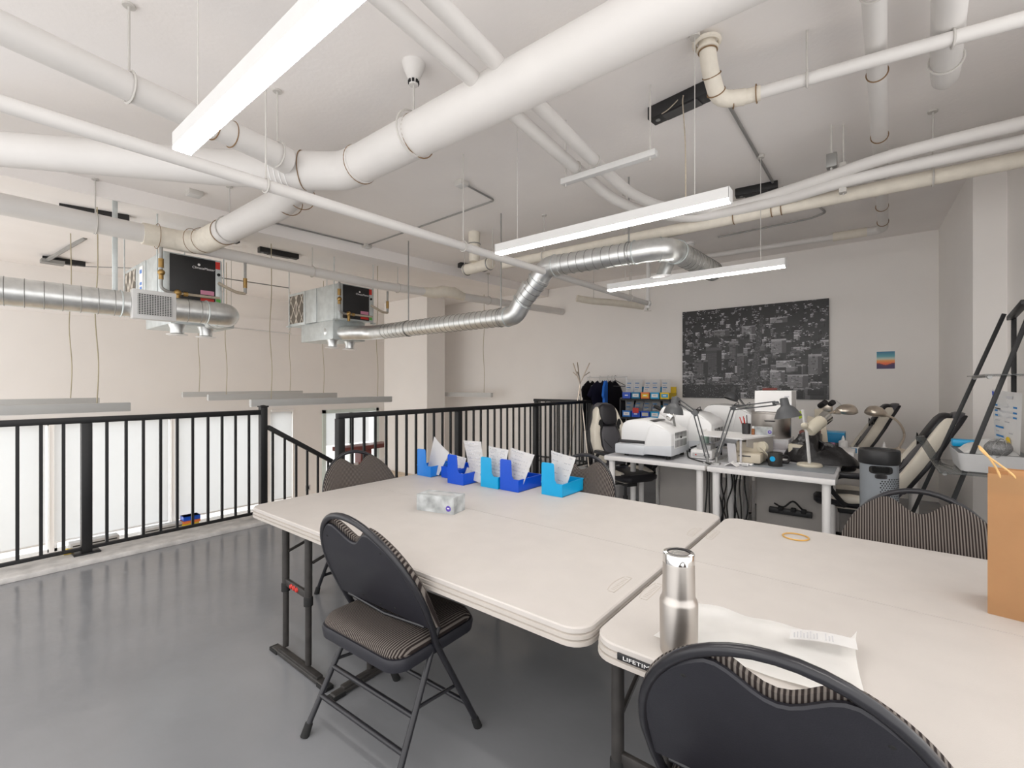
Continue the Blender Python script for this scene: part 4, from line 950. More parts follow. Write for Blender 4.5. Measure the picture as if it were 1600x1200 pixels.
# tissue box
def tissue_box(label, loc, rz, l=.245, w=.122, h=.092):
    t = thing('tissue_box', label, 'box', loc, rz)
    MB().box((-w/2, -l/2, 0), (w/2, l/2, h), .0015).build('carton', M['tissue'], t, flat=True)
    MB().prism([(w*.22*math.cos(2*PI*j/24), l*.36*math.sin(2*PI*j/24), h) for j in range(24)], (0,0,.0006)).build('opening', M['greyp'], t)
    MB().lathe([(.0, 0), (.016, 0), (.016, .0006), (.0, .0006)], (-w/2, -l*.36, .030), 20, (-1,0,0)).build('round_logo', M['purple'], t)
    MB().prism([(-w/2-.0008, -l*.36-.008, .034), (-w/2-.0008, -l*.36+.008, .034), (-w/2-.0008, -l*.36+.006, .028), (-w/2-.0008, -l*.36-.006, .028)], (-.0004,0,0)).build('logo_mark', M['white'], t, flat=True)
    return t
tissue_box('marbled grey tissue box with a round purple logo on the folding table', (1.80, 1.945, .74), math.radians(14))
# tumbler
t = thing('tumbler', 'brushed steel tumbler with a screw lid standing on the near folding table', 'tumbler', (1.235, .415, .74))
MB().lathe([(.0, 0), (.044, 0), (.047, .006), (.048, .05), (.0487, .135), (.047, .142), (.0425, .150), (.0415, .158), (.0405, .235), (.040, .24)], n=40).build('body', M['stainless'], t, auto=50)
MB().lathe([(.0, .24), (.0403, .24), (.0403, .262), (.039, .265), (.030, .266), (.030, .264), (.0, .264)], n=40).build('lid', M['chrome'], t, auto=50)
MB().ring((0, 0, .2655), (0,0,1), .0285, .0012, 32, 6).build('lid_groove', M['smoke'], t)
# amber ring
single('rubber_ring', MB().ring((2.50, .30, .7435), (0,0,1), .052, .0032, 40, 8), M['amber'], 'thin amber ring lying on the far part of the right folding table', 'ring')
# towel with tag
def towel_fn(u, v):
    a, b = Vector((1.53, .455, 0)), Vector((1.565, .045, 0)); c, d_ = Vector((1.26, .025, 0)), Vector((1.26, .50, 0))
    p = a.lerp(b, u).lerp(d_.lerp(c, u), v)
    h = .004 + .006*(math.sin(9*u+4*v)*math.sin(5*v+2*u+1))**2 + .010*math.exp(-((v-.10)/.10)**2)*(.6+.4*math.sin(13*u))
    h += .030*max(0, (u-.93)/.07)**2*(1-v)**2
    return Vector((p.x + .004*math.sin(7*u+1)*(1-v), p.y+.006*math.sin(5*v), .742+h))
t = thing('towel', 'folded white cotton towel with a printed tag beside the steel tumbler', 'towel', (1.45, .26, .74), world=True)
MB().grid(towel_fn, 36, 24, .004).build('cloth', M['towel'], t)
tag_fn = lambda u, v: Vector((1.455+.030*u+.058*(v-.5), .185-.145*u+.006*v, .772+.012*math.sin(PI*u)*.5+.008*u))
tg = MB().grid(tag_fn, 10, 3, .0008).build('tag', M['paper'], t)
m_ = MB()
for k in range(11):
    u = .06+.05*k + (.08 if k > 7 else 0); vs = [m_.bm.verts.new(tag_fn(a, b)+V(0,0,.0012)) for a, b in ((u, .12), (u+.02, .12), (u+.02, .62+.1*(k % 3)), (u, .62+.1*(k % 3)))]; m_.bm.faces.new(vs)
o = m_.build('tag_print', M['ink'], tg, flat=True); o['kind'] = 'stuff'
# kraft bag
t = thing('paper_bag', 'brown kraft paper bag with rope handles on the right folding table', 'bag', (2.02, -.42, .74), math.radians(-8))
bw, bd_, bh = .32, .17, .435
y1_, y0_ = .155, .155-bw
F = lambda x, y, z: Vector((x, y, z))
m_ = MB()
def bagwall(p, q, nx=8, nz=10, amp=.006, ph=0):
    p, q = Vector(p), Vector(q); nr = Vector((q.y-p.y, p.x-q.x, 0)).normalized()
    m_.grid(lambda u, v: p.lerp(q, u) + Vector((0,0,bh*v)) + nr*(amp*math.sin(PI*u)*math.sin(3.1*v+ph) - .008*math.exp(-((v-.36)/.03)**2)*math.sin(PI*u)**.5*.4), nx, nz, .0012)
bagwall((0, y1_, 0), (0, y0_, 0)); bagwall((bd_, y0_, 0), (bd_, y1_, 0), ph=1)
# gusset folded inwards on the left side, and the right one
for y, s in ((y1_, -1), (y0_, 1)):
    m_.grid(lambda u, v: Vector((bd_*u, y + s*.045*(1-abs(2*u-1))*min(1, v*2.2)**1.5, bh*v)), 8, 10, .0012)
m_.box((0, y0_, 0), (bd_, y1_, .002))
m_.build('bag_body', M['kraft'], t, auto=25)
MB().grid(lambda u, v: Vector((.004, y1_-.005-(bw-.01)*u, bh-.055*(1-v))), 6, 2, .001).build('folded_rim', M['kraft'], t)
for x, s in ((.006, -1), (bd_-.006, 1)):
    MB().tube(spline([(x, .125, bh-.04), (x-.006, .13, bh), (x-.03, .150, bh+.05), (x-.04, .172, bh+.085), (x-.035, .160, bh+.062), (x-.006, .10, bh), (x, .095, bh-.04)] if s < 0 else [(x, .06, bh-.04), (x, .06, bh+.0), (x, .01, bh+.07), (x, -.05, bh), (x, -.05, bh-.04)], 6), .003, 8).build('rope_handle', M['kraftrope'], t)
    MB().box((x-.001, .07, bh-.045), (x+.001, .15, bh-.005)).build('handle_patch', M['kraft'], t, flat=True)

# ------------------------------------------------------------------ desks
def desk(label, x0, x1, y0, y1, z=.74, top='deskt', th=.045, legs=(1,1,1,1)):
    t = thing('desk', label, 'desk', ((x0+x1)/2, (y0+y1)/2, 0), world=True, group='white work desks')
    MB().box((x0, y0, z-th), (x1, y1, z-.003), .006).build('apron_edge', M['deskw'], t)
    MB().box((x0+.004, y0+.004, z-.003), (x1-.004, y1-.004, z)).build('desktop', M[top], t, flat=True)
    for k, (x, y) in enumerate(((x0+.06, y0+.06), (x0+.06, y1-.06), (x1-.06, y1-.06), (x1-.06, y0+.06))):
        if legs[k]:
            lg = MB().lathe([(.0, .02), (.028, .02), (.03, z-th-.008), (.05, z-th-.006), (.05, z-th)], (x, y, 0), 18).build('leg', M['deskw'], t)
            MB().lathe([(.0, 0), (.022, 0), (.022, .02)], (x, y, 0), 14).build('foot', M['rubber'], lg)
    return t
desk('white work desk under the nearest white milling machine', 4.22, 4.85, 1.19, 2.165)
desk('white work desk carrying the dark mug and the beige lamp', 4.20, 4.83, .25, 1.168)
desk('white work desk behind, under the second milling machine', 4.87, 5.50, 1.19, 2.13)
desk('white work desk behind, under the big white box and the clear drawers', 4.85, 5.48, .26, 1.17)
desk('white work desk nearest the back wall, with two brushed nickel lamps', 5.86, 6.52, -.34, 1.05, z=.745, top='deskw', th=.075)
def cabinet(label, x, y0, y1):
    t = thing('under_desk_cabinet', label, 'cabinet', (x+.2, (y0+y1)/2, 0), world=True, group='grey cabinets under the desks')
    MB().box((x, y0, .03), (x+.42, y1, .66), .004).build('body', M['panelgrey'], t)
    MB().box((x-.006, y0+.004, .06), (x, y1-.004, .65), .002).build('back_panel', M['panelgrey'], t)
    MB().box((x+.03, y0+.03, 0), (x+.39, y1-.03, .03)).build('plinth', M['smoke'], t, flat=True)
cabinet('warm grey cabinet back under the desk with the mug', 4.92, .34, .915)
cabinet('warm grey cabinet back under the desk with the milling machine', 4.93, 1.32, 1.86)
t = thing('power_strip', 'black power strip and plugs on the grey cabinet under the desk', 'power strip', (4.90, .62, .27), world=True)
MB().box((4.86, .46, .26), (4.912, .80, .31), .006).build('body', M['blackplastic'], t)
for y in (.52, .60, .70): MB().box((4.82, y-.02, .30), (4.87, y+.02, .335), .006).build('plug', M['rubber'], t)
MB().tube(spline([(4.85, .53, .33), (4.82, .60, .40), (4.85, .68, .33), (4.83, .75, .36)], 5), .008, 8).build('lead', M['rubber'], t)
for k in range(9):
    y = .97 + .028*k; x = 4.70+.02*(k % 3)
    pts = [(x, y, .69), (x+.02*math.sin(k*2.1), y+.03*math.sin(k), .5), (x-.02, y-.03*math.cos(k*1.7), .32), (x+.01, y+.02*math.sin(k*3), .14), (x-.03, y-.04*math.sin(k*1.3), .02), (x-.10, y-.08, .012)]
    cord('power_cable', ['leftmost', 'second', 'third', 'fourth', 'middle', 'fifth from the right', 'third from the right', 'second from the right', 'rightmost'][8-k] + ' black power cable of the tangle hanging behind the front desk leg', 'cable', pts, .0065, M['rubber'], 'hanging power cables', sp=True)
for k in range(2):
    cord('power_cable', ('black cable drooping beside the right leg of the milling machine desk', 'black cable hanging straight between the two front desk legs')[k], 'cable', [(4.27, 1.185-.02*k, .70), (4.28, 1.19-.02*k, .5), (4.27, 1.21-.05*k, .2), (4.25, 1.20-.05*k, .012)], .007, M['rubber'], sp=True)
single('floor_clutter', MB().box((4.62, .96, 0), (4.80, 1.2, .10), .02).box((4.66, 1.0, .10), (4.78, 1.12, .15), .015), M['rubber'], 'dark adapter box on the floor under the cable tangle', 'adapter')

# ------------------------------------------------------------------ milling machines
def mill(label, x, y, rz, h=.35, w=.62, dep=.5, z=.745):
    """front faces local -y; long side along x"""
    t = thing('milling_machine', label, 'machine', (x, y, z), rz, 'white milling machines')
    # main hood: arched profile along x
    prof = [(-w/2, .13), (-w/2+.006, h*.76), (-w/2+.025, h*.90), (-w/2+.07, h*.975), (-w/2+.13, h), (0, h*.985), (w/2-.13, h*.90), (w/2-.05, h*.78), (w/2-.02, .09)]
    MB().prism([(px_, -dep/2+.03, pz) for px_, pz in prof], (0, dep-.06, 0), .012).build('hood', M['mill'], t)
    P2 = [(w/2-.285, .035), (w/2-.225, h*.80), (w/2-.19, h*.915), (w/2-.03, h*.76), (w/2, h*.68), (w/2, .035)]
    MB().prism([(px_, -dep/2, pz) for px_, pz in P2], (0, dep, 0), .014).build('drive_housing', M['mill'], t)
    MB().prism([(w/2-.295, -dep/2-.003, .035), (w/2-.28, -dep/2-.003, .115), (w/2+.002, -dep/2-.003, .135), (w/2+.002, -dep/2-.003, .035)], (0, dep+.006, 0), .008).build('lower_skirt', M['millg'], t)
    MB().box((-w/2-.05, -dep/2-.01, .02), (w/2-.26, dep/2-.02, .12), .018).build('tray_base', M['millg'], t)
    MB().box((-w/2+.00, -dep/2+.020, .130), (w/2-.27, -dep/2+.05, .160), .003).build('door_slot', M['smoke'], t)
    MB().box((-w/2+.06, -dep/2+.10, h*.925), (w/2-.20, dep/2-.1, h*.985), .02).build('top_window', M['smoke'], t)
    vp = MB().box((w/2-.002, -dep/2+.07, .10), (w/2+.004, dep/2-.07, h*.62), .002).build('vent_panel', M['mill'], t)
    m_ = MB()
    for r_ in range(2):
        for k in range(9): yy = -dep/2+.10+k*.037; m_.box((w/2+.003, yy, .11+r_*.085), (w/2+.0055, yy+.014, .175+r_*.075))
    o = m_.build('vent_slots', M['slots'], vp, flat=True); o['kind'] = 'stuff'
    MB().lathe([(.0, 0), (.012, 0), (.012, .005), (0, .005)], (w/2+.004, 0, h*.55), 12, (1,0,0)).build('socket', M['rubber'], vp)
    for (a, b) in ((-1,-1), (1,-1), (-1,1), (1,1)): MB().cyl((a*(w/2-.05), b*(dep/2-.06), 0), (a*(w/2-.05), b*(dep/2-.06), .04), .022, 12).build('foot', M['rubber'], t)
    return t
mill('nearest white milling machine, on the front left desk', 4.53, 1.765, -PI/2, h=.36, w=.52)
mill('second white milling machine, behind the nearest one', 5.20, 1.62, -PI/2, h=.44, w=.58)
mill('third white milling machine, behind the riser board with the pen cup', 5.96, 1.35, -PI/2, h=.47, w=.60)
bpy.data.objects['milling_machine.002'].location.z = .745
desk('small white stand under the third milling machine', 5.68, 6.26, 1.08, 1.70, z=.742)

# ------------------------------------------------------------------ lamps
def arm_lamp(label, base, elbow, wrist, shade, axis, r=.088, m_='lampg'):
    base, elbow, wrist, shade = map(Vector, (base, elbow, wrist, shade)); ax = Vector(axis).normalized()
    t = thing('architect_lamp', label, 'lamp', base, world=True, group='grey architect lamps')
    MB().box(base+V(-.03,-.03,-.05), base+V(.03,.03,.012), .004).cyl(base+V(0,0,-.11), base+V(0,0,-.03), .008, 8).cyl(base, base+V(0,0,.06), .012, 10).build('clamp', M['steel'], t)
    b0 = base+V(0,0,.05)
    side = (elbow-b0).cross(V(0,0,1)); side = side.normalized() if side.length > 1e-4 else V(1,0,0)
    def par(a, b, o):
        n_ = (b-a).cross(side).normalized()*o; return (a+n_, b+n_)
    for nm, (a, b) in (('lower_arm', (b0, elbow)), ('upper_arm', (elbow, wrist))):
        k = MB()
        for o in (-.015, .015): q = par(a, b, o); k.cyl(q[0], q[1], .0055, 8)
        ob = k.build(nm, M[m_], t); ob['kind'] = 'stuff'
        MB().cyl(a.lerp(b, .12), a.lerp(b, .5), .007, 8).build('spring', M['steel'], t)
    for p in (elbow, wrist): MB().obox(p, (wrist-elbow).normalized(), side, (wrist-elbow).normalized().cross(side), .026, .011, .026, .006).build('joint', M[m_], t)
    MB().tube([elbow+V(0,0,.01), elbow+V(.0,-.02,.04), elbow+V(0,-.045,.055), elbow+V(0,-.05,.03), elbow+V(0,-.02,0)], .003, 6).build('cable_loop', M['rubber'], t)
    MB().tube([wrist, shade+ax*-.05], .008, 8).build('head_bracket', M['steel'], t)
    n_ = 30
    MB().lathe([(.022, -.105), (.030, -.10), (.032, -.05), (.036, -.04), (.062, -.02), (.080, .012), (r, .052), (r-.003, .052), (.077, .012), (.058, -.018), (.030, -.036), (.0, -.036)], shade, n_, ax).build('lamp_shade', M[m_], t, auto=60)
    MB().ball(shade+ax*.005, .028).build('bulb', M['white'], t)
def D(px_, py_, d):     # point at depth d along the camera's view
    l = (px_-800)/FPX*d; return V(math.cos(TH)*d+math.sin(TH)*l, math.sin(TH)*d-math.cos(TH)*l, HC-(py_-HORIZON)/FPX*d)
arm_lamp('grey architect lamp bending left over the nearest milling machine', (4.33, 1.20, .745), D(1086, 645, 4.15), D(1057, 624, 4.22), D(1053, 638, 4.2), (-.05, .1, -1))
arm_lamp('grey architect lamp reaching right over the riser with its head by the white box', (4.36, 1.13, .745), D(1145, 638, 4.1), D(1212, 630, 3.75), D(1229, 642, 3.68), (.05, -.2, -1), r=.10)
arm_lamp('small dark architect lamp in front of the bottom edge of the city picture', (5.42, 1.15, .745), D(1165, 636, 5.45), D(1147, 612, 5.7), D(1144, 618, 5.7), (-.25, .3, -1), r=.085)
t = thing('spotlight', 'small white and steel spotlight clipped beside the lamp over the first milling machine', 'lamp', D(1045, 650, 4.6), world=True)
a = D(1035, 641, 4.62); b = D(1052, 652, 4.55)
MB().cyl(D(1022, 634, 4.66), a, .018, 12).build('nozzle', M['rubber'], t); MB().cyl(a, a.lerp(b, .6), .045, 18).build('barrel', M['white'], t); MB().cyl(a.lerp(b, .6), b, .046, 18, .05).build('steel_end', M['chrome'], t)
MB().cyl(b, V(b.x+.05, b.y, 1.03), .012, 8).build('stem', M['steel'], t)
def neck_lamp(label, base, pts, head, ax, br=.13):
    base = Vector(base); head = Vector(head); ax = Vector(ax).normalized()
    t = thing('desk_lamp', label, 'lamp', base, world=True, group='brushed nickel desk lamps')
    MB().lathe([(.0, 0), (br, 0), (br, .012), (br*.55, .03), (.02, .04), (.016, .05)], base, 28).build('base', M['nickel'], t)
    MB().tube(spline([base+V(0,0,.04)]+pts, 7), .0115, 12).build('gooseneck', M['nickel'], t)
    MB().tube([Vector(pts[-1]), head-ax*.0+ (Vector(pts[-1])-head)*.5], [.02, .028], 14).build('socket', M['nickel'], t)
    up = V(0,0,1)
    s = MB(); rr = []
    u = (up-ax*up.dot(ax)).normalized(); w = ax.cross(u)
    for k, (r, h) in enumerate(((.026, -.105), (.050, -.08), (.080, -.03), (.090, .02), (.080, .065), (.045, .10))):
        rr.append([head+ax*h+(u*(math.cos(2*PI*j/24)*(.95 if math.cos(2*PI*j/24) > 0 else .40))+w*math.sin(2*PI*j/24))*r for j in range(24)])
    s.rings(rr).build('lamp_shade', M['nickel'], t, auto=60)
hA = D(1322, 643, 5.0)
neck_lamp('brushed nickel desk lamp with its head turned right, left of the black jacket pole', (5.25, .62, .745), [D(1264, 668, 4.95), D(1271, 656, 4.95), D(1285, 648, 4.95), D(1303, 644, 4.98)], hA, (.62, -.78, -.05), br=.10)
hB = D(1369, 646, 5.1)
neck_lamp('brushed nickel desk lamp with its head turned left, at the end of the back desk', (6.32, -.17, .745), [D(1413, 682, 5.0), D(1408, 665, 5.0), D(1397, 654, 5.02), D(1385, 649, 5.05)], hB, (-.62, .78, .12))
# beige lamp on a round foot
t = thing('heat_lamp', 'beige cylinder lamp on a steel pole with a round beige foot', 'lamp', (4.74, .466, .745), world=True)
MB().lathe([(.0, 0), (.095, 0), (.098, .008), (.09, .022), (.0, .026)], (4.74, .466, .745), 30).build('base', M['beige'], t)
p = V(4.74, .466, .745); q = D(1259, 660, 4.0)
MB().tube([p+V(0,0,.02), q], .013, 12).build('pole', M['alu'], t)
ca, cb = D(1263, 674, 3.98), D(1284, 657, 4.02)
MB().ball(D(1257, 665, 3.98), .028).build('swivel', M['beige'], t)
MB().tube([ca, ca.lerp(cb, .08), ca.lerp(cb, .92), cb], [.042, .053, .053, .050], 24).build('barrel', M['beige'], t)
MB().tube([cb, cb+(cb-ca)*.40], [.046, .052], 22).build('chrome_mouth', M['chrome'], t)
MB().obox(cb+(cb-ca)*.18+V(.0,-.03,-.035), (cb-ca).normalized(), V(.6,-.8,0), (cb-ca).normalized().cross(V(.6,-.8,0)), .035, .012, .02, .004).build('clip', M['rubber'], t)
MB().tube([D(1257, 664, 3.98), D(1254, 640, 3.98)], .011, 10).build('upper_pole', M['alu'], t)

# ------------------------------------------------------------------ things on the desks
single('desk_mat', MB().box((4.44, .275, .741), (4.82, .98, .7455), .002), M['tower'], 'dark grey mat lying on the right front desk', 'mat')
t = thing('mug', 'dark mug with a round blue emblem standing on the right front desk', 'mug', (4.56, .70, .745))
MB().lathe([(.0, 0), (.052, 0), (.056, .006), (.056, .118), (.050, .118), (.048, .012), (.0, .012)], n=28).build('body', mat('dark_mug_glaze', (.035, .033, .03), .35, var=.05), t, auto=50)
MB().tube(fillet([(.02, -.048, .095), (.03, -.10, .095), (.03, -.10, .030), (.02, -.05, .028)], .025), .007, 8).build('handle', M['rubber'], t)
MB().lathe([(.0, 0), (.022, 0), (.022, .0015), (0, .0015)], (-.054, .012, .066), 20, (-1, .2, 0)).build('emblem', M['cyan'], t)
def bag_heap(u, v):
    a = 2*PI*u; r = v
    x = .30*r*math.sin(a)*.55; y = .30*r*math.cos(a)
    h = (.20*(1-r**2)**.7*(1+.16*math.sin(5*a+3*r)+.1*math.sin(9*a)) + .022*(1-r)*abs(math.sin(4*a+9*r)) + .018*(r*(1-r)*4)*abs(math.sin(11*a-6*r))) if r < 1 else 0
    return Vector((5.04+x, .42+y-.06*(1-r)*0, .746+h*(1.1 if y > 0 else .75)))
t = thing('jacket', 'black shiny jacket heaped on the desk behind the beige lamp', 'clothing', (5.04, .42, .745), world=True)
MB().grid(bag_heap, 40, 14).build('body', M['nylon'], t)
for k, pts in enumerate(([D(1282, 716, 4.25), D(1296, 703, 4.25), D(1306, 707, 4.25), D(1316, 716, 4.25)], [D(1284, 712, 4.3), D(1300, 708, 4.2), D(1310, 712, 4.25)])):
    MB().tube(spline(pts, 5), .006, 6).build('drawstring', M['rubber'], t)
t = thing('riser_board', 'white riser board on clear legs carrying the pen cup', 'riser', (4.72, 1.05, .745), world=True)
zr = .965
MB().prism([(4.42, .93, zr), (4.95, .76, zr), (5.02, 1.38, zr), (4.55, 1.36, zr)], (0,0,.014)).build('board', M['white'], t, flat=True)
for p in ((4.47, .955), (4.58, 1.33), (4.93, .80), (4.99, 1.34)): MB().cyl((p[0], p[1], .745), (p[0], p[1], zr), .010, 10).build('clear_leg', M['clearplastic'], t)
MB().prism([(4.94, .775, .80), (4.50, .91, .90), (4.50, .91, zr), (4.94, .775, zr)], (0,.006,0)).build('side_panel', M['panelgrey'], t, flat=True)
t = thing('pen_cup', 'black mesh pen cup with red pens on the riser board', 'cup', (4.86, .99, zr+.014))
MB().lathe([(.0, 0), (.036, 0), (.040, .10), (.037, .10), (.033, .006), (0, .006)], n=22).build('cup', M['smoke'], t)
for k in range(4):
    a = k*1.7; MB().cyl((.01*math.cos(a), .01*math.sin(a), .01), (.035*math.cos(a)-.01, .03*math.sin(a)+.025, .15+.01*k), .0045, 8).build('pen', M['red'] if k < 3 else M['smoke'], t)
t = thing('dropper_bottle', 'small amber bottle with a white cap beside the pen cup', 'bottle', (4.83, .925, zr+.014))
MB().lathe([(.0, 0), (.014, 0), (.014, .05), (.008, .058)], n=14).build('bottle', mat('amber_glass', (.25, .08, .015), .15, var=.05), t); MB().cyl((0,0,.058), (0,0,.08), .010, 12).build('cap', M['white'], t)
tissue_box('pale tissue box with a round purple logo on the riser board', (4.90, .855, zr+.014), math.radians(8), l=.16, w=.10, h=.072)
def boxed(name, label, cat, c0, c1, m_, parts=(), group=None, bev=.004):
    t = thing(name, label, cat, ((c0[0]+c1[0])/2, (c0[1]+c1[1])/2, min(c0[2], c1[2])), world=True, group=group)
    MB().box(c0, c1, bev).build('body', M[m_], t)
    for nm, a, b, mm in parts: MB().box(a, b, min(.003, bev)).build(nm, M[mm], t)
    return t
t = boxed('label_printer', 'putty coloured machine with a round knob under the riser board', 'machine', (4.50, .80, .755), (4.78, 1.05, .845), 'putty', [('slot', (4.497, .88, .81), (4.501, .98, .822), 'smoke'), ('upper_body', (4.60, .82, .845), (4.78, 1.02, .93), 'putty'), ('base', (4.52, .82, .745), (4.76, 1.03, .756), 'rubber')], bev=.02)
MB().cyl((4.57, .81, .90), (4.60, .795, .90), .045, 20).build('knob', M['beige'], t); MB().obox((4.56, .78, .855), V(.4,-.5,-.75).normalized(), V(.8,.6,0), V(.4,-.5,-.75).normalized().cross(V(.8,.6,0)), .06, .02, .004, .002).build('lever', M['beige'], t)
boxed('calculator', 'dark calculator with pale keys behind the mug', 'calculator', (4.72, .62, .755), (4.84, .80, .775), 'smoke', [('keys', (4.725, .64, .775), (4.82, .78, .779), 'greyp')])
t = thing('card_stand', 'white folded card stand on the left end of the right front desk', 'stand', (4.33, 1.0, .745), world=True)
for s in (1, -1): MB().prism([(4.30, 1.0+s*.045, .745), (4.30, 1.0, .775), (4.30, 1.0, .779), (4.30, 1.0+s*.052, .745)], (.10,0,0)).build('fold', M['white'], t, flat=True)
t = thing('sign_holder', 'clear upright sign holder beside the lamp clamps', 'holder', (4.42, 1.02, .745), world=True)
MB().box((4.40, .985, .745), (4.47, 1.06, .749)).build('foot', M['clearplastic'], t, flat=True); MB().obox((4.44, 1.02, .84), V(0,1,0), V(.95,0,.3).normalized(), V(-.3,0,.95).normalized(), .035, .002, .095).build('panel', M['clearplastic'], t, flat=True)
boxed('small_carton', 'small white carton at the front of the right front desk', 'box', (4.38, .88, .745), (4.44, .93, .768), 'white', [('end', (4.378, .885, .747), (4.381, .925, .766), 'greyp')])
boxed('small_carton', 'flat white carton below the putty coloured machine', 'box', (4.44, .86, .745), (4.56, .99, .757), 'paper', [('print', (4.438, .9, .748), (4.441, .95, .754), 'ink')])
boxed('bench_unit', 'white bench unit with small buttons behind the first lamp arm', 'machine', (4.56, 1.22, .745), (4.80, 1.42, .83), 'white', [('panel', (4.555, 1.24, .76), (4.561, 1.40, .80), 'greyp'), ('button', (4.552, 1.36, .775), (4.556, 1.375, .787), 'red'), ('button', (4.552, 1.28, .775), (4.556, 1.295, .787), 'smoke'), ('raised_top', (4.62, 1.25, .83), (4.78, 1.38, .87), 'greyp')], bev=.012)
t = thing('spray_bottle', 'pale green bottle behind the nearest milling machine', 'bottle', (5.0, 1.47, .745), world=True)
t.location = (4.95, 1.47, .745)
MB().lathe([(.0, 0), (.045, 0), (.047, .02), (.047, .12), (.03, .15), (.02, .16)], (4.95, 1.40, .80), 18).build('bottle', mat('pale_green_plastic', (.42, .58, .50), .3, var=.05), t); MB().lathe([(.025, .16), (.028, .19), (.02, .2)], (4.95, 1.40, .80), 16).build('cap', M['white'], t); MB().box((4.89, 1.34, .745), (5.01, 1.46, .80), .006).build('holder', M['greyp'], t)
# stack: clear drawers, steel pot, white carton
t = boxed('clear_drawers', 'clear plastic drawer box with purple packets behind the jacket', 'box', (5.02, .66, .745), (5.40, 1.10, .93), 'clearplastic', [('packet', (5.05, .70, .76), (5.2, .85, .88), 'pinkprint'), ('packet', (5.05, .90, .76), (5.2, 1.06, .86), 'greyp'), ('drawer_front', (5.012, .68, .755), (5.02, 1.08, .835), 'clearplastic'), ('drawer_front', (5.012, .68, .84), (5.02, 1.08, .92), 'clearplastic')])
t = thing('steel_pot', 'stainless steel pot between the clear drawers and the white carton', 'pot', (5.22, .84, .93))
MB().lathe([(.0, 0), (.17, 0), (.175, .01), (.175, .235), (.18, .24), (.18, .252), (.0, .256)], n=32).build('pot', M['stainless'], t)
MB().tube(fillet([(-.165, .02, .17), (-.20, .02, .17), (-.20, -.06, .17), (-.16, -.06, .17)], .02), .006, 8).build('handle', M['smoke'], t)
t = thing('carton', 'big white carton on the steel pot in front of the city picture', 'box', (5.22, .80, 1.187), world=True)
MB().box((5.06, .64, 1.187), (5.38, .955, 1.385), .003).build('carton', M['white'], t, flat=True)
MB().box((5.06, .64, 1.385), (5.39, .955, 1.392), .002).build('lid_flap', M['paper'], t, flat=True)
for z in (1.33, 1.30, 1.27): MB().box((5.058, .66, z), (5.0605, .70, z+.012)).build('lettering', M['ink'], t, flat=True)
t = thing('hand_tool', 'dull red hand tool lying on the big white carton', 'tool', (5.2, .85, 1.392), world=True)
MB().tube([(5.14, .90, 1.405), (5.18, .78, 1.408)], .012, 8).build('handle', M['brick'], t); MB().tube(spline([(5.18, .78, 1.408), (5.2, .72, 1.43), (5.22, .68, 1.40)], 5), .004, 6).build('wire', M['smoke'], t)
sheet_ = thing('sticky_note', 'bright yellow green note stuck on the grey folder', 'note', D(1252, 648, 4.9), world=True)
a, b = D(1247, 643, 4.9), D(1257, 650, 4.86)
MB().prism([a, D(1255, 642, 4.9), D(1258, 650, 4.86), D(1249, 655, 4.86)], (.003, .002, 0)).build('note', mat('lime_paper', (.55, .75, .05), .6, var=.03), sheet_, flat=True)
t = thing('paper_folder', 'grey folder leaning behind the beige lamp', 'folder', (5.35, .50, .745), world=True)
MB().prism([(5.30, .58, .746), (5.30, .36, .746), (5.42, .40, 1.10), (5.42, .55, 1.14)], (.012, 0, .004)).build('folder', M['putty'], t, flat=True)
t = boxed('pocket_scale', 'cream pocket scale with a dark display beside the clear drawers', 'scale', (4.96, .52, .80), (5.10, .66, .90), 'beige', [('display', (4.955, .55, .84), (4.961, .62, .87), 'smoke'), ('stand', (4.97, .53, .745), (5.10, .65, .80), 'putty')], bev=.02)
boxed('tool_case', 'brown and black tool case behind the pocket scale', 'case', (5.14, .42, .745), (5.34, .60, .98), 'smoke', [('band', (5.136, .44, .86), (5.141, .58, .90), 'rope'), ('lid', (5.15, .43, .98), (5.33, .59, 1.01), 'brick')], bev=.01)
t = boxed('paper_bundle', 'stack of white papers lying between the jacket and the blue boxes', 'paper', (5.44, .18, .745), (5.86, .44, .80), 'paper', [('top_sheet', (5.46, .20, .80), (5.84, .46, .803), 'white')])
t.location = t.location
t = thing('binocular_microscope', 'dark microscope eyepieces peeping over the nickel lamp', 'microscope', (6.15, .52, .745), world=True)
MB().box((6.05, .42, .745), (6.25, .62, .77), .006).box((6.16, .48, .77), (6.22, .56, 1.18), .006).build('stand', M['putty'], t)
MB().obox(D(1290, 636, 5.55), V(1,0,0), V(0,1,0), V(0,0,1), .06, .07, .06, .02).build('head', M['nickel'], t)
for px_ in (1284, 1296): a = D(px_, 632, 5.50); MB().cyl(a+V(.03,.02,-.02), a-V(.05,.04,-.03), .032, 16).build('eyepiece', M['smoke'], t)
MB().grid(lambda u, v: D(1294, 626, 5.62)+V(.06*u, -.13*v, .03*math.sin(PI*v)-.05*v), 4, 6, .006).build('hood', M['smoke'], t)
boxed('blue_carton', 'larger blue carton on the back desk behind the white squeeze bottle', 'box', (6.02, .28, .83), (6.30, .53, .925), 'teal', [('lid', (6.02, .28, .925), (6.30, .53, .935), 'cyan')])
boxed('file_box', 'dark box under the larger blue carton', 'box', (6.02, .28, .745), (6.30, .53, .83), 'smoke', [('pink_file', (5.99, .36, .80), (6.02, .50, .83), 'pinkprint'), ('orange_file', (5.99, .32, .775), (6.02, .42, .79), 'orange')])
boxed('blue_carton', 'small blue carton next to the white squeeze bottle', 'box', (5.90, .34, .745), (5.99, .52, .80), 'teal', [('stripe', (5.897, .38, .76), (5.901, .48, .775), 'smoke')])
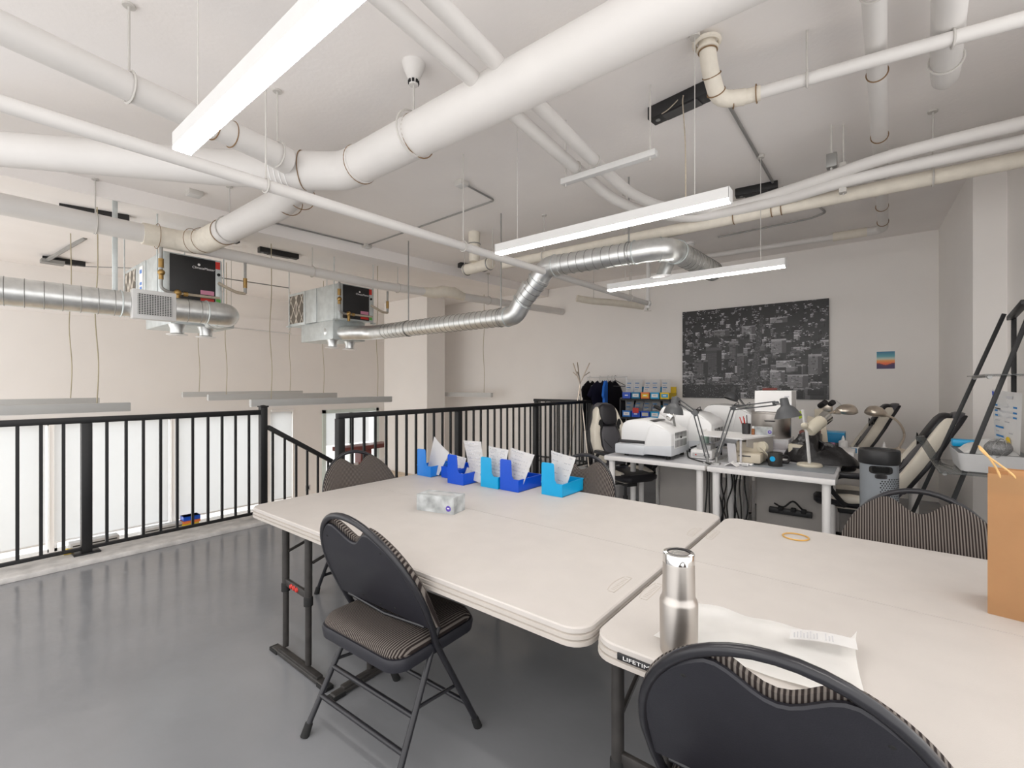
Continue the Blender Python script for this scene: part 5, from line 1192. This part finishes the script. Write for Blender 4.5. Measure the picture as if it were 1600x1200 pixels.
t = thing('squeeze_bottle', 'white squeeze bottle with a pointed nozzle on the back desk', 'bottle', (5.92, .285, .745))
MB().lathe([(.0, 0), (.038, 0), (.040, .01), (.040, .115), (.015, .13)], n=20).build('bottle', M['white'], t); MB().lathe([(.015, .13), (.016, .142), (.003, .175)], n=14).build('nozzle', M['white'], t)
t = boxed('long_carton', 'long flat white carton with blue ends on the back desk', 'box', (5.90, -.14, .745), (6.0, .22, .80), 'paper', [('blue_end', (5.898, .17, .747), (6.002, .222, .798), 'teal'), ('blue_end', (5.898, -.142, .747), (6.002, -.09, .798), 'teal'), ('pink_line', (5.897, -.07, .78), (5.90, .16, .787), 'pinkprint')])
t = thing('nozzle_bottle', 'tiny white bottle with a cone tip beside the nickel lamp base', 'bottle', (6.18, -.05, .745))
MB().lathe([(.0, 0), (.026, 0), (.026, .05), (.010, .06)], n=16).build('bottle', M['white'], t); MB().lathe([(.012, .06), (.013, .07), (.003, .11)], n=12).build('nozzle', M['white'], t)
cord('lamp_cable', 'black cable lying on the front left desk beside the milling machine', 'cable', [(4.62, 1.47, .80), (4.50, 1.42, .76), (4.42, 1.34, .753), (4.32, 1.22, .753), (4.26, 1.16, .752)], .007, M['rubber'], sp=True)
cord('lamp_cable', 'loops of black cable behind the nearest milling machine', 'cable', [(4.88, 1.52, .80), (4.95, 1.36, .85), (4.90, 1.30, .80), (4.93, 1.24, .84), (4.88, 1.22, .755)], .008, M['rubber'], sp=True)

# ------------------------------------------------------------------ gaming chairs
def gaming_chair(label, loc, rz, seat_m='leathk', centre='leath', tilt=.30):
    t = thing('gaming_chair', label, 'chair', loc, rz, 'black and cream gaming chairs')
    def bp(u, v, off): return Vector((-.22 - tilt*v + off, u, .52 + v))      # v height up the back, u sideways
    def shell(pts, d0, d1, nm, mm, bev=.018, cv=0.0):
        k = MB(); k.prism([bp(u, v, d0 + cv*abs(u)*abs(u)) for u, v in pts], (d1-d0, 0, 0), bev); return k.build(nm, M[mm], t)
    out = [(.17, .0), (.215, .10), (.225, .28), (.20, .42), (.155, .52), (.145, .62), (.115, .69), (.06, .715)]
    shell(out + [(-u, v) for u, v in out[::-1]], -.05, .02, 'back_shell', centre, .022)
    for s in (1, -1):
        P = [(.125, .03), (.215, .07), (.245, .28), (.226, .42), (.172, .53), (.150, .62), (.112, .68), (.100, .60), (.095, .53), (.125, .45), (.150, .36), (.155, .24), (.115, .12)]
        shell([(s*u, v) for u, v in (P if s > 0 else P[::-1])], -.035, .07, 'side_bolster', 'leathw', .02)
        P = [(.195, .05), (.226, .09), (.252, .28), (.234, .43), (.180, .54), (.158, .63), (.120, .70), (.105, .67), (.14, .58), (.205, .42), (.222, .28), (.20, .12)]
        shell([(s*u, v) for u, v in (P if s > 0 else P[::-1])], -.060, -.025, 'side_edge', 'leathk', .01)
        k = MB(); k.lathe([(.0, 0), (.030, 0), (.036, .008), (.0, .01)], (0,0,0), 16, (1,0,0))
        for v in k.bm.verts: v.co = Vector((v.co.x, v.co.y*.85, v.co.z*1.7))
        q = bp(s*.128, .47, .064); k.xf(Matrix.Translation(q)); k.build('belt_hole', M['rubber'], t)
        # arm: loop rising from the seat side
        MB().tube(fillet([(-.12, s*.24, .46), (-.16, s*.29, .58), (-.10, s*.30, .70), (.14, s*.30, .70), (.20, s*.29, .60), (.08, s*.25, .44)], .09), .020, 10).build('arm_loop', M['blackplastic'], t)
        MB().box((-.13, s*.30-.035, .69), (.17, s*.30+.035, .73), .014).build('arm_pad', M['leathk'], t)
    k = MB(); k.prism([bp(u, v, .018) for u, v in ((.105, .50), (.12, .60), (.105, .68), (.055, .705), (-.055, .705), (-.105, .68), (-.12, .60), (-.105, .50), (-.07, .46), (.07, .46))], (.075, 0, 0), .028); k.build('headrest', M[seat_m], t)
    k = MB(); k.prism([bp(u, v, .010) for u, v in ((.10, .10), (.13, .24), (.125, .36), (.09, .45), (-.09, .45), (-.125, .36), (-.13, .24), (-.10, .10))], (.045, 0, 0), .02); k.build('back_cushion', M[centre], t)
    for s in (1, -1): MB().tube([bp(s*.02, .20, .058), bp(s*.11, .30, .056)], .003, 5).build('stitch', M['rubber'], t)
    MB().rings([rrect(-.24, .28, -.20, .20, .09, .42, n=5), rrect(-.26, .30, -.235, .235, .10, .445, n=5), rrect(-.26, .30, -.24, .24, .10, .475, n=5), rrect(-.25, .28, -.21, .21, .09, .50, n=5)]).build('seat_cushion', M[seat_m], t)
    for s in (1, -1): MB().tube([(-.18, s*.20, .488), (.05, s*.215, .498), (.20, s*.19, .49)], [.03, .042, .03], 10).build('seat_bolster', M['leathw'], t)
    MB().box((-.20, -.15, .395), (.18, .15, .43), .01).build('seat_plate', M['leathw'], t)
    MB().box((-.10, -.07, .34), (.12, .07, .40), .008).build('tilt_mechanism', M['blackplastic'], t)
    MB().tube([(.05, -.07, .37), (.05, -.20, .37), (.06, -.23, .36)], .008, 8).build('lever', M['blackplastic'], t)
    MB().lathe([(.028, .08), (.028, .22), (.016, .222), (.016, .35)], n=16).build('gas_column', M['blackplastic'], t)
    for j in range(5):
        a = 2*PI*j/5 + .3; c, s_ = math.cos(a), math.sin(a)
        MB().tube([(.02*c, .02*s_, .115), (.16*c, .16*s_, .10), (.29*c, .29*s_, .075)], [.026, .022, .015], 8).build('base_arm', M['blackplastic'], t)
        cs = MB().cyl((.29*c-.022*s_, .29*s_+.022*c, .03), (.29*c+.022*s_, .29*s_-.022*c, .03), .03, 14).cyl((.29*c, .29*s_, .03), (.29*c, .29*s_, .08), .008, 8).build('caster', M['rubber'], t)
    return t
gaming_chair('gaming chair by the railing, turned toward the nearest milling machine', (4.80, 2.20, 0), math.radians(-118))
gaming_chair('gaming chair behind the back desk under the sunset print', (6.90, .48, 0), math.radians(100), tilt=.58)
gaming_chair('gaming chair beside the grey tower, its back toward the black leaning shelf', (4.98, .16, 0), math.radians(96), tilt=.60)

# ------------------------------------------------------------------ tower
t = thing('air_tower', 'grey perforated tower appliance with a black top behind the striped chair', 'appliance', (4.17, -.005, 0))
MB().lathe([(.0, 0), (.105, 0), (.11, .012), (.11, .905), (.0, .91)], n=40).build('shell', M['tower'], t, auto=50)
MB().lathe([(.0, .895), (.114, .895), (.119, .903), (.119, .985), (.114, .994), (.095, .997), (.088, .985), (.0, .98)], n=40).build('top', M['blackplastic'], t, auto=50)
def cyl_patch(a0, a1, z0, z1, r, nm, mm, par, th=.006, bev=True):
    return MB().grid(lambda u, v: Vector((r*math.cos(a0+(a1-a0)*u), r*math.sin(a0+(a1-a0)*u), z0+(z1-z0)*v)), 10, 2, th).build(nm, M[mm], par)
ac = PI + .10
hd = MB()
P = []
for j in range(28):
    a = 2*PI*j/28; cu = math.copysign(abs(math.cos(a))**.5, math.cos(a)); cv = math.copysign(abs(math.sin(a))**.5, math.sin(a)); P.append((cu, cv))
def pill(w, h, zc, r0, r1): return [[Vector((r*math.cos(ac+k*cu*w/.11), r*math.sin(ac+k*cu*w/.11), zc+k*cv*h)) for cu, cv in P] for r, k in ((r0, 1), (r1, 1), (r1, .78), (r0+.001, .74))]
hd.rings(pill(.066, .028, .862, .109, .115)).build('handle_rim', M['rubber'], t)
cyl_patch(ac-.50, ac+.50, .842, .882, .1106, 'handle_recess', 'rubber', t, th=.001)
MB().rings(pill(.034, .016, .818, .109, .114)).build('control_panel', M['smoke'], t)
cyl_patch(ac-.27, ac+.27, .806, .830, .1112, 'control_buttons', 'smoke', t, th=.001)
m_ = MB()
for r_ in range(40):
    for c_ in range(10):
        a = ac - .02 + .150*c_ + (.075 if r_ % 2 else 0); z = .80-.0145*r_
        if a < ac+.32 and z > .795: continue
        ct = Vector((.1103*math.cos(a), .1103*math.sin(a), z)); n_ = Vector((math.cos(a), math.sin(a), 0)); w = Vector((-n_.y, n_.x, 0))
        vs = [m_.bm.verts.new(ct + (w*math.cos(PI/3*j) + V(0,0,1)*math.sin(PI/3*j))*.0052) for j in range(6)]; m_.bm.faces.new(vs)
o = m_.build('perforations', M['rubber'], t, flat=True); o['kind'] = 'stuff'

# ------------------------------------------------------------------ leaning glass shelf at the right wall
t = thing('leaning_shelf', 'black leaning metal shelf with glass shelves at the right wall', 'shelf', (4.28, -.5, 0), world=True)
def rail(X, yt, zt_, yb, nm='upright'):
    a, b = V(X, yb, 0), V(X, yt, zt_); d = (b-a).normalized(); MB().obox((a+b)/2, d, V(1,0,0), d.cross(V(1,0,0)), (b-a).length/2, .007, .012, .002).build(nm, M['black'], t)
rail(4.56, -.675, 1.935, -.04); rail(4.0, -.705, 1.905, -.165)
MB().obox(V(4.28, -.692, 1.92), V(.56,-.03,-.03).normalized(), V(0,1,0), V(0,0,1), .30, .02, .014, .003).build('top_bar', M['black'], t)
for X in (4.0, 4.56): MB().obox(V(X, -.72, .95), V(0,0,1), V(1,0,0), V(0,1,0), .95, .012, .012, .002).build('rear_upright', M['black'], t)
for (z, yf) in ((1.51, -.50), (.90, -.30), (.35, -.14)):
    MB().box((3.93, -.74, z-.004), (4.63, yf, z+.004), .001).build('glass_shelf', M['shelfglass'], t)
    MB().box((4.02, yf-.03, z-.016), (4.54, yf-.015, z-.004)).build('front_rail', M['steel'], t, flat=True)
    for X in (4.0, 4.56): MB().cyl((X-.02, yf-.03, z-.012), (X+.02, yf-.03, z-.012), .012, 12).build('bolt', M['steel'], t)
MB().prism([(4.63, -.30, .90), (4.63, -.22, 1.06), (4.63, -.27, 1.07), (4.63, -.36, .90)], (-.05, 0, 0)).build('glass_guard', M['shelfglass'], t, flat=True)
t = thing('storage_tub', 'pale grey tub heaped with papers on the glass shelf', 'tub', (4.2, -.52, .904), world=True)
m_ = MB()
def tubs(k, z): return rrect(3.98-k, 4.42+k, -.70-k, -.40+k, .03, z, n=4)
m_.rings([tubs(-.02, .905), tubs(-.005, .915), tubs(.012, 1.02), tubs(.012, 1.025), tubs(.006, 1.025), tubs(-.012, .92)]); m_.build('tub', M['greyp'], t)
single('blue_carton', MB().box((4.36, -.62, 1.028), (4.46, -.40, 1.075), .008), M['cyan'], 'bright blue box at the back of the pale grey tub', 'box')
single('wrapped_parts', MB().grid(lambda u, v: Vector((4.0+.30*u, -.66+.24*v, 1.026+.07*math.sin(PI*u)**.6*math.sin(PI*v)**.6*(1+.25*math.sin(11*u+6*v)))), 14, 12, .003), M['towel'], 'white wrapped parts heaped in the pale grey tub', 'parcel')
t = thing('steel_mesh_ball', 'grey mesh ball lying on the front of the heaped tub', 'ball', (3.97, -.60, 1.02), world=True)
MB().ball((3.985, -.565, 1.07), .05, 1.25, 1.25, .9, 12).build('ball', mat('grey_mesh', (.22, .22, .22), .6, .3, var=.4, vscale=120), t)
for k in range(3): MB().ring((3.985, -.565, 1.07), (math.cos(k), math.sin(k), .3), .058, .002, 20, 5).build('wire', M['steel'], t)
t = thing('instruction_sheet', 'white sheet with blue headings and a yellow dot leaning above the tub', 'paper', (4.2, -.62, 1.03), world=True)
sa, sb, sc_, sd = V(4.42, -.615, 1.03), V(4.05, -.665, 1.03), V(4.08, -.68, 1.40), V(4.45, -.60, 1.42)
sf = lambda u, v: sa.lerp(sb, u).lerp(sd.lerp(sc_, u), v) + V(0, .012*math.sin(PI*u), 0)
MB().grid(sf, 8, 8, .0015).build('sheet', M['paper'], t)
def onsheet(u0, u1, v0, v1, nm, mm, o=.003):
    k = MB(); k.prism([sf(u0, v0)+V(-.001,o,0), sf(u1, v0)+V(-.001,o,0), sf(u1, v1)+V(-.001,o,0), sf(u0, v1)+V(-.001,o,0)], (0, .0004, 0)); k.build(nm, M[mm], t, flat=True)
for v in (.22, .37, .56, .64, .73): onsheet(.14, .14+(.36 if v < .5 else .76), v, v+.03, 'blue_heading', 'inkblue')
onsheet(.05, .14, .90, .97, 'emblem', 'blue'); onsheet(.60, .78, .88, .93, 'print_line', 'ink'); onsheet(.14, .40, .68, .70, 'print_line', 'smoke'); onsheet(.14, .7, .48, .50, 'print_line', 'ink'); onsheet(.14, .8, .30, .32, 'print_line', 'ink')
MB().lathe([(.0, 0), (.035, 0), (.035, .001), (.0, .001)], sf(.66, .16)+V(-.001,.004,0), 20, (-.15,1,0)).build('yellow_dot', M['yellow'], t)

# ------------------------------------------------------------------ clothes rack, coat stand and shelf at the back wall
t = thing('clothes_rack', 'slim white metal clothes rack by the back wall', 'rack', (7.45, 3.78, 0), world=True)
for y in (4.154, 3.40):
    MB().cyl((7.45, y, .05), (7.45, y, 1.585), .012, 12).build('post', M['white'], t); MB().cyl((7.25, y, .035), (7.65, y, .035), .012, 10).build('foot', M['white'], t)
    MB().cyl((7.45, y, 1.15), (7.45, y, 1.25), .018, 12).build('collar', M['white'], t)
MB().cyl((7.45, 4.17, 1.585), (7.45, 3.38, 1.585), .010, 10).build('rail', M['alu'], t)
def hanger_(label, y, yaw, m_='smoke', garment=None, gl=None, sh=.20, hl=.62, off=(0, 0), ws=1.0, emblem=False):
    c = V(7.45, y, 1.585); d = V(math.cos(yaw), math.sin(yaw), 0)
    t = thing('clothes_hanger', label, 'hanger', c, world=True, group='hangers on the clothes rack')
    MB().tube([c+V(0,0,.012)+V(0,-.014,0), c+V(0,0,.026), c+V(0,.016,.014), c+V(0,.012,-.03), c+V(0,0,-.06)], .004, 6).build('hook', M['rod'] if m_ != 'smoke' else M['smoke'], t)
    top = c+V(0,0,-.06); a, b = top+d*.21+V(0,0,-.10), top-d*.21+V(0,0,-.10)
    MB().tube([top, a, b], .008, 6, closed=True).build('shoulder_bar', M[m_], t)
    if garment:
        top = top + V(off[0], off[1], 0)
        g = thing('t_shirt', gl, 'clothing', top+V(0,0,-.75), world=True, group='t-shirts on the clothes rack')
        nn_ = V(-d.y, d.x, 0)
        P = [(.06, -.0), (.21, -.10), (.30, -.26), (.235, -.31), (.20, -.24), (.205, -hl-.1), (-.205, -hl-.1), (-.20, -.24), (-.235, -.31), (-.30, -.26), (-.21, -.10), (-.06, 0), (-.03, -.04), (.03, -.04)]
        k = MB(); k.prism([top + d*u*ws + V(0,0,v) - nn_*.022 for u, v in P], nn_*.044, .014)
        k.build('body', M[garment], g)
        if emblem:
            MB().lathe([(.0, 0), (.045, 0), (.045, .002), (0, .002)], top+d*.10+V(0,0,-.26)+nn_*.0235, 18, nn_).build('emblem', M['amber'], g)
            MB().prism([top+d*.02+V(0,0,-.17)+nn_*.0232, top+d*.16+V(0,0,-.15)+nn_*.0232, top+d*.16+V(0,0,-.143)+nn_*.0232, top+d*.02+V(0,0,-.163)+nn_*.0232], nn_*.001).build('print_line', M['green'], g, flat=True)
        MB().tube([top+d*u+V(0,0,v) for u, v in ((-.06, 0), (-.03, -.04), (.03, -.04), (.06, 0))], .006, 6).build('collar', M[garment], g)
hanger_('white hanger nearest the coat stand', 4.10, math.radians(-8), 'alu', 'cloth_black', 'black t-shirt nearest the coat stand', hl=.80)
hanger_('grey hanger second from the coat stand', 3.90, math.radians(-20), 'alu', 'cloth_navy', 'very dark t-shirt with a round amber emblem on its chest', emblem=True)
hanger_('grey hanger in the middle of the rack rail', 3.74, math.radians(12), 'alu', 'cloth_blue', 'bright blue t-shirt on the clothes rack', hl=.50, off=(-.22, -.06), ws=.62)
hanger_('grey hanger fourth along the rack rail', 3.66, math.radians(-12), 'alu', 'cloth_black', 'black t-shirt behind the bright blue one')
hanger_('thick black hanger at the right end of the rack rail', 3.60, math.radians(-85), 'smoke')
t = thing('coat_stand', 'slim coat stand of crossing metal rods behind the railing end', 'coat stand', (7.0, 4.05, 0), world=True)
cc = V(7.0, 4.05, 1.47)
for k in range(3):
    a = 2*PI*k/3 + 2.35; d = V(math.cos(a), math.sin(a), 0)
    MB().tube([cc+d*.22+V(0,0,-1.465), cc, cc-d*.17+V(0,0,.36)], .010, 8).build('rod', M['nickel'], t)
    MB().tube([cc-d*.05+V(0,0,.12), cc-d*.17+V(0,0,.20)], .008, 8).build('peg', M['nickel'], t)
t = thing('bin_shelf', 'black shelf unit holding two rows of parts bins', 'shelf', (7.5, 3.0, 0), world=True)
for y in (2.56, 3.42): MB().box((7.28, y, 0), (7.70, y+.025, 1.215)).build('side_panel', M['black'], t, flat=True)
for z in (1.19, .88, .46, .05): MB().box((7.28, 2.58, z), (7.70, 3.43, z+.025)).build('shelf_board', M['black'], t, flat=True)
MB().box((7.69, 2.58, .05), (7.70, 3.43, 1.2)).build('back_panel', M['black'], t, flat=True)
rows = [(1.216, ['blue', 'teal', 'orange', 'cyan', 'yellow'], [None, 'white', 'yellow', 'white', 'cyan'], ['leftmost bin on top of the black shelf, with a navy front', 'second bin on top of the black shelf, teal with a white label', 'third bin on top of the black shelf, with an orange front', 'fourth bin on top of the black shelf, all cyan', 'rightmost bin on top of the black shelf, with a yellow front']),
        (.906, ['midblue', 'blue', 'blue', 'cyan', 'blue'], ['white', 'red', 'beige', 'white', None], ['leftmost bin on the lower shelf board, with pale blue print', 'second bin on the lower shelf board, with a red card above its front', 'third bin on the lower shelf board, with a cream label', 'fourth bin on the lower shelf board, bright cyan', 'rightmost bin on the lower shelf board, hidden by the lamp shade'])]
for z, cols, labs, names in rows:
    for k in range(5):
        y1 = 3.405-.163*k; y0 = y1-.155
        t = thing('parts_bin', names[k], 'bin', (7.45, (y0+y1)/2, z), world=True, group='parts bins on the black shelf')
        MB().box((7.30, y0, z), (7.62, y1, z+.006)).box((7.30, y0, z), (7.306, y1, z+.11)).box((7.30, y0, z), (7.62, y0+.005, z+.10)).box((7.30, y1-.005, z), (7.62, y1, z+.10)).box((7.61, y0, z), (7.62, y1, z+.20)).build('bin', M[cols[k]], t, flat=True)
        if labs[k]: MB().box((7.297, y0+.025, z+(.03 if labs[k] != 'red' else .075)), (7.301, y1-.025, z+(.085 if labs[k] != 'red' else .16))).build('label', M[labs[k]], t, flat=True)
        MB().box((7.2955, y0+.05, z+.05), (7.2975, y1-.05, z+.066)).build('print', M['ink'] if labs[k] in ('white', 'beige') else M['white'], t, flat=True)
        rr = random.Random(k+int(z*100))
        s1 = thing('parts_bag', 'printed bag in the ' + names[k].split(',')[0], 'bag', (7.42, (y0+y1)/2, z+.01), world=True, group='printed bags in the parts bins')
        hb = .30 if z > 1 else .26; tw = rr.uniform(-.03, .03)
        MB().grid(lambda u, v: Vector((7.36+.03*u+.05*v+.012*math.sin(6*v+k), y1-.012-(.13)*u+tw*v, z+.02+hb*v)), 6, 6, .004).build('bag', M['paper'] if z > 1 else M['greyp'], s1)
        for j in range(4): q = Vector((7.352+.05*(.42+.12*j), y1-.03+tw*(.42+.12*j), z+.02+hb*(.42+.12*j))); MB().box(q, q+V(.004, -.05-.02*(j % 2), .012)).build('print_line', M['inkblue'] if j % 2 else M['ink'], s1, flat=True)

# ------------------------------------------------------------------ lower floor seen through the railings
t = thing('reception_counter', 'dark red counter on the lower floor by the glazed door', 'counter', (6.7, 10.0, ZL), world=True)
MB().box((5.95, 9.75, -.13), (7.35, 10.20, -.03), .01).build('top', M['brick'], t)
MB().box((6.5, 9.85, ZL), (6.8, 10.1, -.13)).build('pedestal', M['brick'], t, flat=True)
MB().box((6.0, 9.95, ZL), (7.3, 10.0, -.45)).build('modesty_panel', M['white'], t, flat=True)
t = thing('low_cabinet', 'low wooden topped cabinet at the foot of the column', 'cabinet', (6.4, 8.4, ZL), world=True)
MB().box((6.25, 7.6, ZL), (6.58, 9.3, -.56), .004).build('carcass', M['white'], t)
MB().box((6.22, 7.58, -.56), (6.595, 9.32, -.52), .004).build('wood_top', M['oak'], t)
t = thing('exit_notice', 'small orange notice with a letter on the pillar side', 'sign', (6.59, 8.98, .12), world=True)
MB().box((6.592, 8.93, .06), (6.599, 9.03, .22), .001).build('plate', M['orange'], t)
text('E', .11, M['white'], 'lettering', t, (6.591, 8.98, .14), (0,-1,0), (0,0,1), .0006)
t = thing('wall_outlet', 'small grey outlet plate low on the far wall', 'outlet', (5.56, YF, -1.0), world=True)
MB().box((5.50, YF-.008, -1.06), (5.62, YF, -.93), .003).build('plate', M['greyp'], t); MB().box((5.53, YF-.012, -1.03), (5.59, YF-.008, -.96), .002).build('socket', M['smoke'], t)
for k, (x, lab) in enumerate(((1.40, 'grey wall heater behind the black post with the base plate'), (2.35, 'pale grey wall heater with clear wrap near the toy box'))):
    t = thing('wall_heater', lab, 'heater', (x+.3, YF-.1, -1.34), world=True)
    MB().box((x, YF-.36, zb), (x+.62, YF-.17, -1.13), .01).build('casing', M['greyp'], t)
    for j in range(3): MB().box((x+.03, YF-.365, -1.27+.04*j), (x+.59, YF-.36, -1.25+.04*j)).build('louvre', M['slots'], t, flat=True)
    MB().box((x, YF-.36, ZL), (x+.62, YF-.17, zb)).build('plinth', M['white'], t, flat=True)
for k, (x0, x1, z0, z1, c, lab) in enumerate(((2.95, 3.23, zb+.0, -1.24, 'cyan', 'cyan box at the bottom of the colourful stack by the window'), (2.93, 3.2, -1.24, -1.17, 'yellow', 'yellow box in the colourful stack by the window'), (2.94, 3.22, -1.17, -1.12, 'orange', 'orange box in the colourful stack by the window'), (2.95, 3.22, -1.12, -1.04, 'blue', 'blue box on top of the colourful stack by the window'))):
    boxed('toy_box', lab, 'box', (x0, YF-.40, z0), (x1, YF-.19, z1), c, [('lid', (x0, YF-.40, z1-.012), (x1, YF-.19, z1-.0), c)], group='colourful boxes by the far window')
t = thing('box_stand', 'white stand under the colourful boxes', 'stand', (3.08, YF-.3, ZL), world=True)
MB().box((2.90, YF-.42, zb-.03), (3.26, YF-.18, zb)).build('top', M['white'], t, flat=True); MB().box((2.95, YF-.38, ZL), (3.2, YF-.2, zb-.03)).build('base', M['white'], t, flat=True)
single('yellow_wedge', MB().prism([(.68, 5.27, .04), (.74, 5.27, .04), (.74, 5.27, .075), (.70, 5.27, .085)], (0, .04, 0), .004), M['yellow'], 'tiny yellow wedge on the concrete ledge beside the post', 'wedge')
